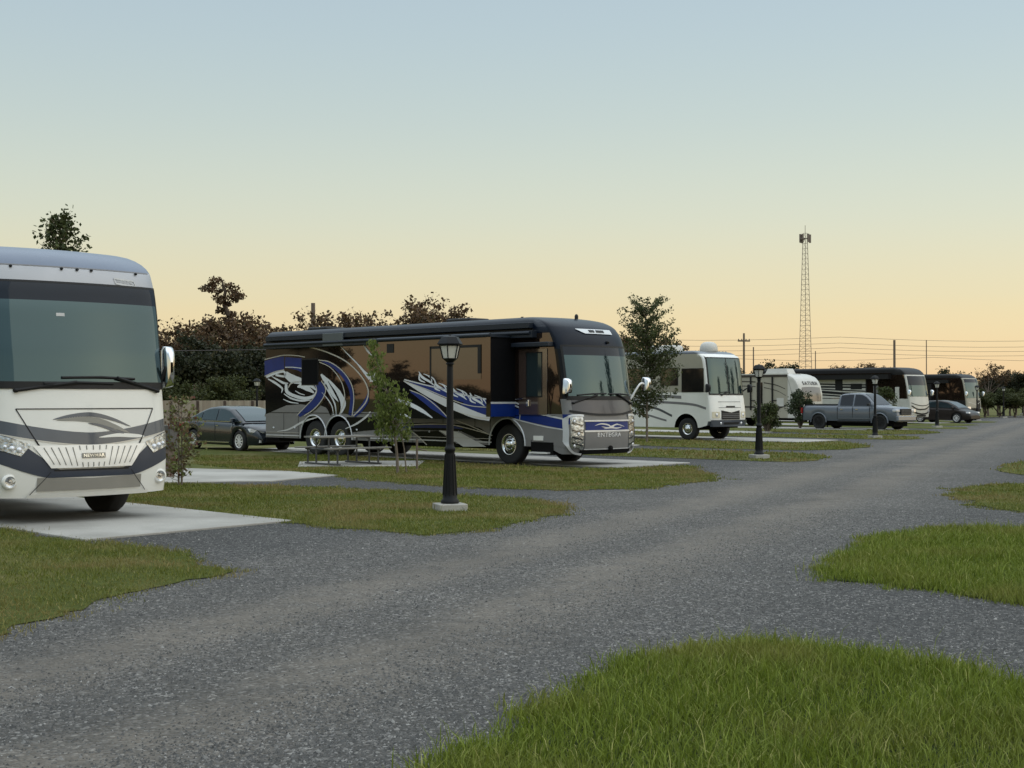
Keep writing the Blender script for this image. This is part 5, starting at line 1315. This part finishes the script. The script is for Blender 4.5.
# ================================================================== trees
def leaves(centers, radii, per, size, squash=.8, droop=0):
    n = len(centers) * per; cen = np.repeat(np.array(centers), per, 0); rad = np.repeat(np.array(radii), per)
    d = RNG.normal(0, 1, (n, 3)); d /= np.linalg.norm(d, axis=1)[:, None]; r_ = rad * RNG.random(n) ** .45
    pos = cen + d * r_[:, None] * np.array([1, 1, squash])
    s = size * RNG.uniform(.5, 1.35, n)
    a = RNG.normal(0, 1, (n, 3)); a /= np.linalg.norm(a, axis=1)[:, None]
    if droop: a[:, 2] = -abs(a[:, 2]) - droop; a /= np.linalg.norm(a, axis=1)[:, None]
    b = np.cross(a, RNG.normal(0, 1, (n, 3))); b /= np.maximum(np.linalg.norm(b, axis=1), 1e-6)[:, None]
    V = np.empty((n, 4, 3)); V[:, 0] = pos - a * s[:, None] * .5; V[:, 2] = pos + a * s[:, None] * .5
    wd = .34 if not droop else .2
    V[:, 1] = pos + b * s[:, None] * wd; V[:, 3] = pos - b * s[:, None] * wd
    q = np.arange(n) * 4; return V.reshape(-1, 3), np.stack([q, q + 1, q + 2, q + 3], 1), np.repeat(np.clip(RNG.normal(.45, .25, n) + np.repeat(RNG.normal(0, .12, len(centers)), per), 0, 1), 4)
def grow(mb, p, d, L, r, lev, maxlev, tips, spread=.6, up=.15, kink=.18, nb=(3, 4)):
    pts = [p]; rs = [r]; dd = d.normalized(); k = 4
    for i in range(k):
        dd = (dd + Vector((random.uniform(-kink, kink), random.uniform(-kink, kink), random.uniform(-kink, kink) * .6 + up * .2))).normalized()
        pts.append(pts[-1] + dd * L / k); rs.append(r * (1 - .45 * (i + 1) / k))
        if lev >= maxlev - 1: tips.append((pts[-1], L))
    mb.tube(pts, rs, 6 if lev < 2 else 4, 0, True, False)
    if lev >= maxlev: return
    for i in range(random.randint(*nb)):
        t = random.uniform(.45, 1.0); q = pts[min(k, int(t * k))]
        ax = Vector((random.uniform(-1, 1), random.uniform(-1, 1), random.uniform(-.2, .5)))
        nd = (dd * (1 - spread) + ax.normalized() * spread + Vector((0, 0, up))).normalized()
        grow(mb, q, nd, L * random.uniform(.55, .8), rs[min(k, int(t * k))] * .6, lev + 1, maxlev, tips, spread, up, kink, nb)
def tree_proto(H, crown_r, leafm, per, lsize, cl, trunk_r=.16, trunk_f=.35, barkm='bark', maxlev=3, spread=.6, up=.15, droop=0, name='tree', seed=1, nb=(3, 4), squash=.8, keep=1.0, lean=(0, 0)):
    random.seed(seed)
    root = empty(name, (0, 0, 0))
    mb = MB(); tips = []
    top = Vector((lean[0] * H, lean[1] * H, H * trunk_f)); mid = Vector((random.uniform(-.1, .1), random.uniform(-.1, .1), H * trunk_f * .5)) + Vector((lean[0] * H * .4, lean[1] * H * .4, 0))
    mb.tube([(0, 0, -.05), (0, 0, .12), mid, top], [trunk_r * 1.5, trunk_r * 1.1, trunk_r, trunk_r * .8], 9)
    for i in range(random.randint(3, 5)):
        a = random.uniform(0, 6.28); e = random.uniform(.25, 1.0)
        grow(mb, top - Vector((0, 0, random.uniform(0, .25) * H * trunk_f)), Vector((math.cos(a) * (1 - e * .6), math.sin(a) * (1 - e * .6), .5 + e)), H * (1 - trunk_f) * .48, trunk_r * .6, 1, maxlev, tips, spread, up, nb=nb)
    # fit crown
    zs = max(t[0].z for t in tips); rx = np.percentile([math.hypot(t[0].x - top.x, t[0].y - top.y) for t in tips], 92)
    fz = (H - cl * .6 - H * trunk_f * .6) / (zs - H * trunk_f * .6); fr = (crown_r - cl * .5) / rx
    def fit(v):
        t = max(0, v[2] - H * trunk_f * .6); s_ = 1 + (fr - 1) * min(1, t / (H * .2)) 
        return (top.x * min(1, v[2] / max(top.z, .1)) + (v[0] - top.x * min(1, v[2] / max(top.z, .1))) * s_, top.y + (v[1] - top.y) * s_ if v[2] > top.z * .6 else v[1], v[2] if t <= 0 else H * trunk_f * .6 + t * fz)
    mb.v = [fit(v) for v in mb.v]
    mb.build('trunk', barkm, root)
    cs = [fit(t[0]) for t in tips if random.random() < keep]; rr = [cl * random.uniform(.5, 1.2) for _ in cs]
    V, F, T = leaves(cs, rr, per, lsize, squash, droop)
    np_mesh('crown', V, F, leafm, T, root)
    return root
protos = {}
def put(key, loc, label, cat='tree', scale=1.0, rz=None, group=None, name=None, sxy=1.0):
    p = protos[key]
    if not p.get('used'): o = p; p['used'] = 1
    else: o = copy_tree(p)
    o.location = (loc[0], loc[1], 0); o.rotation_euler = (0, 0, random.uniform(0, 6.28) if rz is None else rz); o.scale = (scale * sxy, scale * sxy, scale)
    tag(o, label, cat, group)
    if 'used' in o: pass
    return o
protos['copper1'] = tree_proto(9, 3.6, 'leaf_copper', 20, .30, .75, .22, .28, seed=3, name='broadleaf_tree', maxlev=4, nb=(2, 3), keep=.6)
protos['copper2'] = tree_proto(9, 3.0, 'leaf_copper', 17, .27, .62, .2, .3, seed=12, name='broadleaf_tree', maxlev=4, nb=(2, 3), keep=.6)
protos['dark1'] = tree_proto(8, 3.4, 'leaf_dark', 30, .34, .9, .2, .15, seed=5, name='evergreen_tree', maxlev=4, nb=(2, 3), keep=.7)
protos['dark2'] = tree_proto(8, 3.0, 'leaf_dark', 26, .30, .8, .2, .2, seed=17, name='evergreen_tree', maxlev=4, nb=(2, 3), keep=.7)
protos['olive'] = tree_proto(5, 2.6, 'leaf_olive', 34, .22, .7, .15, .08, seed=8, name='bushy_tree', maxlev=4, nb=(2, 3), keep=.8)
protos['airy'] = tree_proto(9, 3.4, 'leaf_copper', 10, .26, .5, .16, .35, seed=21, name='broadleaf_tree', maxlev=4, nb=(2, 3), keep=.45)
def put_px(key, px, ytop, Y, label, H0, **kw):
    b = at(px, 398, Y); h = CAM_Z + (HZ - ytop) / FOC * Y; return put(key, b, label, scale=h / H0, **kw)
random.seed(5)
BG = [('copper1', 172, 318, 92, 9, 'coppery tree just right of the nearest motorhome\'s mirror'), ('dark1', 190, 330, 84, 8, 'dark dense tree above the left end of the fence'),
      ('copper2', 188, 317, 96, 9, 'reddish-brown tree left of the tall leaning tree'), ('dark2', 214, 338, 86, 8, 'dark tree at the foot of the tall leaning tree'),
      ('copper1', 243, 311, 98, 9, 'coppery tree right of the tall leaning tree'), ('copper2', 263, 309, 94, 9, 'open coppery tree next to the black motorhome\'s rear corner'),
      ('dark1', 245, 340, 88, 8, 'dark tree behind the low brown roof'), ('dark2', 274, 338, 90, 8, 'dark tree touching the black motorhome\'s rear edge'),
      ('airy', 303, 303, 105, 9, 'thin-leaved tree with a pole in it above the long motorhome\'s rear'), ('copper2', 335, 306, 108, 9, 'brown tree above the long motorhome, right of the pale pole'), ('airy', 350, 304, 112, 9, 'see-through brown tree above the long motorhome\'s awning'),
      ('airy', 412, 298, 100, 9, 'sparse tree with a notch above the long motorhome\'s middle'), ('airy', 438, 288, 104, 9, 'tallest airy tree rising above the middle of the long motorhome'), ('copper2', 455, 300, 108, 9, 'rounded brown treetop right of the tallest airy one'),
      ('airy', 528, 314, 120, 9, 'tiny treetop peeping over the long motorhome near its front'),
      ('copper1', 645, 330, 130, 9, 'far brown tree behind the young green tree'), ('airy', 668, 338, 150, 9, 'far thin tree left of the white motorhome'),
      ('dark1', 768, 359, 140, 8, 'dark round treetop left of the trailer\'s roof unit'), ('dark2', 781, 362, 150, 8, 'small dark treetop beside the trailer\'s roof unit'),
      ('airy', 833, 362, 180, 9, 'small wispy treetop above the dark awning\'s left part'), ('airy', 846, 364, 185, 9, 'low wispy treetop above the middle of the dark awning'), ('airy', 862, 360, 175, 9, 'upright wispy treetops right of centre above the dark awning'), ('copper2', 878, 360, 170, 9, 'small forked treetop just left of the brown utility pole'),
      ('dark1', 943, 366, 160, 8, 'dark treetop between the two farthest motorhomes'), ('dark2', 956, 370, 165, 8, 'low dark tree above the farthest motorhome'), ('dark1', 966, 372, 170, 8, 'flat dark tree behind the farthest motorhome\'s nose'),
      ('airy', 988, 360, 135, 9, 'tallest tree at the far right behind the farthest motorhome'), ('dark1', 985, 374, 140, 8, 'dark tree touching the farthest motorhome\'s front'), ('dark2', 998, 372, 138, 8, 'dark tree behind the last lamp posts'), ('dark1', 1010, 374, 136, 8, 'dark tree near the right edge'), ('copper2', 1016, 368, 145, 9, 'thin coppery tree near the right edge'), ('dark2', 1024, 370, 134, 8, 'dark tree cut by the right edge'), ('dark1', 1040, 372, 136, 8, 'dark tree beyond the right edge')]
for k, px, yt, Y, H0, lab in BG: put_px(k, px, yt, Y, lab, H0, group='background trees')
for px, yt, Y, lab in ((176, 374, 80, 'olive-green bushy tree behind the fence at its left end'), (207, 376, 79, 'olive-green bushy tree behind the middle of the fence'), (228, 374, 79.5, 'widest olive-green bushy tree behind the fence, left of the low roof'), (150, 376, 80, 'olive-green bushy tree hidden behind the nearest motorhome')):
    put_px('olive', px, yt, Y, lab, 5, group='olive bushy trees', sxy=1.15)
for i, (px, yt, Y) in enumerate(((985, 388, 126), (1000, 387, 127), (1015, 388, 126), (1030, 387, 127))):
    put_px('olive', px, yt, Y, ['low scrub bush right of the farthest motorhome', 'low scrub bush behind the last but one lamp post', 'low scrub bush at far right beneath the trees', 'low scrub bush cut by the right edge'][i], 5, group='scrub', cat='bush', sxy=1.3)
# tall leaning tree
def leaning_tree():
    random.seed(31); Y = 100.; r = empty('pine_tree', (*at(246, 398, Y)[:2], 0), 0, label='tall leaning pine with a flat tufted top left of the black motorhome', cat='tree', group='background trees')
    pl = [at(246, 398, Y), at(240, 345, Y), at(232, 322, Y), at(224, 305, Y), at(225, 290, Y), at(222, 283, Y)]
    pl = [Vector((p[0] - r.location.x, 0, p[2] - (1.75 if i == 0 else 0))) for i, p in enumerate(pl)]
    m = MB(); m.tube(pl, [.3, .24, .2, .15, .1, .06], 8); cs, rr = [], []
    def tuft(px, py, rad, n=1):
        p = at(px, py, Y)
        for _ in range(n): cs.append((p[0] - r.location.x + random.uniform(-.3, .3), random.uniform(-.8, .8), p[2] + random.uniform(-.15, .15))); rr.append(rad * random.uniform(.7, 1.2))
    for px, py, rad in ((221, 281, .55), (213, 287, .45), (207, 290, .4), (216, 291, .4), (228, 286, .55), (234, 292, .5), (238, 296, .4), (231, 298, .4), (222, 297, .45), (225, 304, .35), (222, 310, .35), (229, 315, .5), (226, 320, .4), (233, 324, .6), (228, 330, .5), (237, 333, .7), (240, 342, .8), (232, 343, .7), (244, 352, .9), (236, 355, .9)):
        tuft(px, py, rad, 3)
        p = at(px, py, Y); j = min(range(len(pl)), key=lambda i_: abs(pl[i_].z - p[2] + .4)); m.tube([pl[j], (p[0] - r.location.x, random.uniform(-.3, .3), p[2])], [.05, .02], 4)
    m.build('trunk', 'bark', r); V, F, T = leaves(cs, rr, 40, .22, .6); np_mesh('crown', V, F, 'leaf_copper', T, r)
leaning_tree()
random.seed(99)
for i, (px, yt, Y, key, H0) in enumerate([(60, 330, 98, 'dark1', 8), (20, 335, 102, 'copper1', 9), (-30, 330, 98, 'dark2', 8), (-90, 332, 96, 'copper2', 9), (-160, 330, 94, 'dark1', 8), (-240, 328, 92, 'copper1', 9), (-330, 326, 88, 'dark2', 8), (-430, 325, 82, 'dark1', 8), (100, 332, 96, 'dark2', 8), (135, 326, 95, 'copper1', 9)]):
    put_px(key, px, yt, Y, 'background tree hidden behind the nearest motorhome', H0, group='background trees', sxy=1.3)
for i, (px, Y) in enumerate([(300, 104), (330, 118), (372, 112), (405, 118), (440, 122), (480, 118), (515, 126), (550, 122), (590, 130), (620, 128), (690, 150), (725, 155)]):
    put_px(('dark1', 'dark2')[i % 2], px, 352 if px < 640 else 368, Y, 'dark tree hidden behind the row of motorhomes', 8, group='background trees', sxy=1.4)
# the young tree right of motorhome 2
def young_tree(loc, H, label, seed, leafm='leaf_green', per=9, size=.12, levels=34, wmax=1.15, base=.25, spread_up=.75, name='young_tree', stemr=.05, stems=1, wprof=None, twig=.5, droop=0, cat='tree', clus=.16, leafz=0):
    random.seed(seed); r = empty(name, (loc[0], loc[1], 0), 0, label=label, cat=cat)
    m = MB(); cs, rr = [], []
    for s_ in range(stems):
        ox = random.uniform(-.1, .1) * (stems > 1) * 2
        tr = [Vector((ox + random.uniform(-.04, .04) * H * .3 * t, random.uniform(-.04, .04) * H * .3 * t, H * t)) for t in np.linspace(0, .97, 8)]; tr[0] = Vector((ox, 0, -.05))
        m.tube(tr, list(np.linspace(stemr, stemr * .15, 8)), 7)
        for i in range(levels):
            t = random.uniform(base, .98); a = random.uniform(0, 6.28)
            w = wmax * (wprof(t) if wprof else (1 - t) ** .6) * random.uniform(.45, 1.1)
            k = t * 7; j = int(min(k, 6)); p = tr[j].lerp(tr[j + 1], k - j)
            e = p + Vector((math.cos(a) * w, math.sin(a) * w, w * spread_up * random.uniform(.3, 1.3)))
            if e.z > H: e.z = H
            mid = p.lerp(e, .5) + Vector((0, 0, -.06 * w)); m.tube([p, mid, e], [stemr * .28, stemr * .18, .004], 4)
            nn = max(2, int(w / .13))
            for q in range(nn):
                f = (q + 1.2) / (nn + .2); c = p.lerp(e, f) + Vector((random.uniform(-.07, .07), random.uniform(-.07, .07), random.uniform(-.05, .05)))
                if c.z < leafz: continue
                cs.append(tuple(c)); rr.append(clus * random.uniform(.6, 1.3))
    m.build('trunk', 'bark_grey', r); V, F, T = leaves(cs, rr, per, size, .8, droop); np_mesh('crown', V, F, leafm, T, r); return r
young_tree(G(647, 442.5), 5.75, 'young upright tree with sparse leaves between the blue-striped and the white motorhome', 4, per=14, size=.085, levels=150, wmax=1.35, wprof=lambda t: .35 + .75 * math.sin(PI * min(1, (1.04 - t) * .95)) if t > .5 else .95, base=.16)
# sapling in front of the long motorhome
def sapling():
    random.seed(9); c = G(398, 474); r = empty('willow_sapling', (c[0], c[1], 0), 0, label='willowy bright green sapling in front of the long motorhome\'s middle', cat='tree')
    Y = c[1]; m = MB(); cs, rr = [], []
    def pp(px, py): q = at(px, py, Y); return Vector((q[0] - c[0], random.uniform(-.1, .1), q[2]))
    m.tube([Vector((0, 0, -.04)), pp(397, 455), pp(395, 435), pp(391, 410), pp(385, 385), pp(377, 360), pp(374, 338)], [.04, .034, .03, .025, .02, .012, .005], 7)
    m.tube([Vector((.2, .05, -.04)), pp(404, 450), pp(401, 430)], [.02, .018, .012], 6)
    def cl(px, py, rad, n):
        for _ in range(n):
            a = random.uniform(0, 6.28); q = math.sqrt(random.random()) * rad
            p = pp(px + q * math.cos(a), py + q * math.sin(a) * 1.1); p.y = random.uniform(-.35, .35); cs.append(tuple(p)); rr.append(random.uniform(.05, .12))
            if random.random() < .4: m.tube([pp(px, py), p], [.006, .003], 3)
    for px, py, rad, n in ((374, 345, 5, 14), (377, 356, 7, 20), (375, 368, 8, 26), (381, 378, 8, 22), (376, 386, 7, 12), (388, 392, 12, 34), (396, 402, 13, 44), (384, 404, 10, 28), (391, 414, 15, 56), (403, 412, 9, 24), (382, 420, 12, 38), (398, 426, 14, 44), (388, 432, 12, 32), (404, 434, 7, 12), (378, 428, 6, 10)): cl(px, py, rad, n)
    m.build('trunk', 'bark_grey', r); V, F, T = leaves(cs, rr, 7, .10, .9, .6); np_mesh('crown', V, F, 'leaf_willow', T, r)
sapling()
# twiggy shrub by motorhome 1 and its behind tree
young_tree(G(176, 486), 1.75, 'twiggy reddish-green shrub beside the nearest motorhome\'s bumper', 6, 'leaf_red', 4, .075, 30, .42, .05, .8, 'twiggy_shrub', .02, 4, wprof=lambda t: .6 + .4 * math.sin(PI * t), cat='shrub', clus=.06, leafz=.1)
young_tree(at(60, 398, 45)[:2], 7.85, 'leafy treetop showing above the nearest motorhome\'s roof', 8, 'leaf_green', 7, .15, 170, 2.1, .45, .9, 'young_tree', .08, 1, wprof=lambda t: 1.25 - 1.1 * t, clus=.22)
yt_ = bpy.data.objects['young_tree']
random.seed(12)
for i, (x, y, k, w_) in enumerate(((24.5, 60.5, 1.25, .5), (26.5, 56.5, 1.0, .7), (28.5, 67, 1.35, .5), (31, 64, 1.2, .8), (15.5, 38.2, 1.25, .5), (18.5, 35.5, 1.0, .6), (9.5, 14.5, .95, .5), (26, 41, .9, 1.0), (42, 92, 1.2, .7))):
    o = copy_tree(yt_); o.location = (x, y, 0); o.rotation_euler = (0, 0, i * 1.3); o.scale = (k * w_, k * w_, k)
    tag(o, 'young tree standing outside the view across the gravel road, mirrored in windshields', 'tree', 'young trees across the road')
# bushes by the trailer
def bush(px, ybase, ytop, wpx, label, seed, leafm='leaf_bush', per=90, size=.11, name='round_bush', wd=1.0):
    random.seed(seed); c = G(px, ybase); s_ = FOC / c[1]; H = (ybase - ytop) / s_; w = wpx / 2 / s_
    r = empty(name, (c[0], c[1], 0), 0, label=label, cat='bush', group='bushes by the trailer')
    m = MB(); cs, rr = [], []
    for i in range(46):
        a = random.uniform(0, 6.28); q = math.sqrt(random.random()); z = random.uniform(.25, .95)
        f = math.sin(PI * min(1, .25 + z * .62)) ** .6
        p = (math.cos(a) * q * w * f * .85, math.sin(a) * q * w * f * .85, z * H * .93); cs.append(p); rr.append(w * random.uniform(.22, .38)); m.tube([(0, 0, -.03), (p[0] * .4, p[1] * .4, p[2] * .5), p], [.04, .02, .006], 4)
    m.build('stems', 'bark_grey', r); V, F, T = leaves(cs, rr, per, size, 1.0); V[:, 2] = np.maximum(V[:, 2], .02); np_mesh('foliage', V, F, leafm, T, r)
bush(767, 432, 401, 29, 'leafy bush behind the second lamp post, in front of the trailer', 2, 'leaf_green', 80)
bush(800, 428.5, 388, 31, 'grey-green bush standing before the trailer\'s front cap', 3, 'leaf_bush', 100)
bush(884, 426, 385, 26, 'dark green bush behind the pickup truck\'s hood', 4, 'leaf_green', 80)
bush(247, 436, 405, 15, 'small dark conifer in front of the fence above the sedan', 5, 'leaf_dark', 60, .1, 'small_conifer')
# a belt of trees on the near side of the camp road, mirrored in the windshields and paint
random.seed(77)
for i, (x, y, k, sc, sx) in enumerate([(-58, 30, 'copper2', .62, .6), (-64, 52, 'dark2', .8, .5), (-55, 44, 'dark1', .42, 1.2)] + [(-88 + 6 * math.sin(j * 2.1), -10 + 6.5 * j, ('dark1', 'dark2', 'olive')[j % 3], (.52 + .12 * math.sin(j * 3.7)) * (1.5 if j % 3 == 2 else 1), 2.0) for j in range(22)] + [
                                       (46, 34, 'dark2', 1.0, .45), (70, 62, 'dark1', 1.15, .4), (52, 48, 'dark1', .8, .5), (60, 22, 'dark2', .9, .6), (80, 75, 'dark2', .9, .8), (74, 40, 'dark1', .7, 1.2), (66, 8, 'dark1', .6, 1.3), (58, -6, 'dark2', .6, 1.3), (82, 56, 'dark1', .6, 1.4), (40, -14, 'dark1', .7, 1.2)]):
    put(k, (x, y), 'tree standing outside the view beside the campground, mirrored in windshields', scale=sc, sxy=sx, group='trees outside the view')

# ================================================================== camera, light, sky
cam = bpy.data.cameras.new('camera'); cam.lens = 36 * FOC / 1024; cam.sensor_width = 36; cam.clip_end = 6000; cam.clip_start = .1
co = bpy.data.objects.new('camera', cam); C.objects.link(co); co.location = (0, 0, CAM_Z); co.rotation_euler = (R(90) + math.atan((HZ - 384) / FOC), 0, 0)
bpy.context.scene.camera = co
SUN_AZ, SUN_EL = 100, 14.0            # degrees clockwise from the view direction (+Y)
sd = Vector((math.sin(R(SUN_AZ)) * math.cos(R(SUN_EL)), math.cos(R(SUN_AZ)) * math.cos(R(SUN_EL)), math.sin(R(SUN_EL))))
sl = bpy.data.lights.new('sun', 'SUN'); sl.energy = .8; sl.angle = R(80); sl.color = (1, .86, .68)
so = bpy.data.objects.new('sun', sl); C.objects.link(so); so.rotation_euler = sd.to_track_quat('Z', 'Y').to_euler(); so.location = (30, 10, 30)
w = bpy.data.worlds.new('World'); bpy.context.scene.world = w; w.use_nodes = True; nt = w.node_tree; nt.nodes.clear(); Lk = nt.links.new
out = N(nt, 'ShaderNodeOutputWorld'); tc = N(nt, 'ShaderNodeTexCoord')
sky = N(nt, 'ShaderNodeTexSky', sky_type='NISHITA'); sky.sun_disc = False; sky.sun_elevation = R(SUN_EL); sky.sun_rotation = R(SUN_AZ); sky.air_density = 1; sky.dust_density = 1.5
b1 = N(nt, 'ShaderNodeBackground'); b1.inputs['Strength'].default_value = .012; Lk(sky.outputs[0], b1.inputs[0])
sx = N(nt, 'ShaderNodeSeparateXYZ'); Lk(tc.outputs['Generated'], sx.inputs[0])
rp_ = N(nt, 'ShaderNodeValToRGB'); e = rp_.color_ramp.elements; rp_.color_ramp.interpolation = 'B_SPLINE'
def lin(c): return tuple(((v / 255) / 12.92 if v / 255 <= .04045 else ((v / 255 + .055) / 1.055) ** 2.4) for v in c)
SKY = [(0, (240, 202, 156)), (.025, (243, 213, 166)), (.045, (241, 219, 173)), (.07, (235, 220, 178)), (.125, (219, 223, 202)), (.194, (198, 212, 208)), (.275, (182, 202, 213)), (.45, (178, 194, 204)), (1, (190, 195, 198))]
while len(e) < len(SKY): e.new(.5)
for el, (p_, c_) in zip(e, SKY): el.position = p_; el.color = (*lin(c_), 1)
mr = N(nt, 'ShaderNodeMapRange'); mr.inputs['From Min'].default_value = 0; mr.inputs['From Max'].default_value = 1; Lk(sx.outputs['Z'], mr.inputs['Value']); Lk(mr.outputs[0], rp_.inputs['Fac'])
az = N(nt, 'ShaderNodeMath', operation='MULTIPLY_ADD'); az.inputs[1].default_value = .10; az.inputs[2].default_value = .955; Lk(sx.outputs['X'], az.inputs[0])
up_ = N(nt, 'ShaderNodeMapRange', interpolation_type='SMOOTHSTEP'); up_.inputs['From Min'].default_value = .27; up_.inputs['From Max'].default_value = .80; up_.inputs['To Min'].default_value = 1.0; up_.inputs['To Max'].default_value = 2.9; Lk(sx.outputs['Z'], up_.inputs['Value'])  # unseen sky overhead brightened past its natural level to light the surfaces
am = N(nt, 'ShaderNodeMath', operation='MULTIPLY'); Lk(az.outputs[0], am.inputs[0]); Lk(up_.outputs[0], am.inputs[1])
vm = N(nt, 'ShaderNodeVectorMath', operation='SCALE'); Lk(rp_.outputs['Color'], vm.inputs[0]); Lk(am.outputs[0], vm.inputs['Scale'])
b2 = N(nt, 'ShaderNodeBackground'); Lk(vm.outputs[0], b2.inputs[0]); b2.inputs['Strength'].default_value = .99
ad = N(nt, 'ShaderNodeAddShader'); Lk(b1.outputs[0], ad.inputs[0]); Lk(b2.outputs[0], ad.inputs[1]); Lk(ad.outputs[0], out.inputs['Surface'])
sc = bpy.context.scene; sc.render.engine = 'CYCLES'; sc.view_settings.view_transform = 'Standard'; sc.view_settings.look = 'None'; sc.view_settings.gamma = 1; sc.view_settings.exposure = 0
sc.cycles.max_bounces = 5; sc.cycles.diffuse_bounces = 2; sc.cycles.glossy_bounces = 3; sc.cycles.use_denoising = True
for o in list(bpy.data.objects):
    if 'used' in o: del o['used']
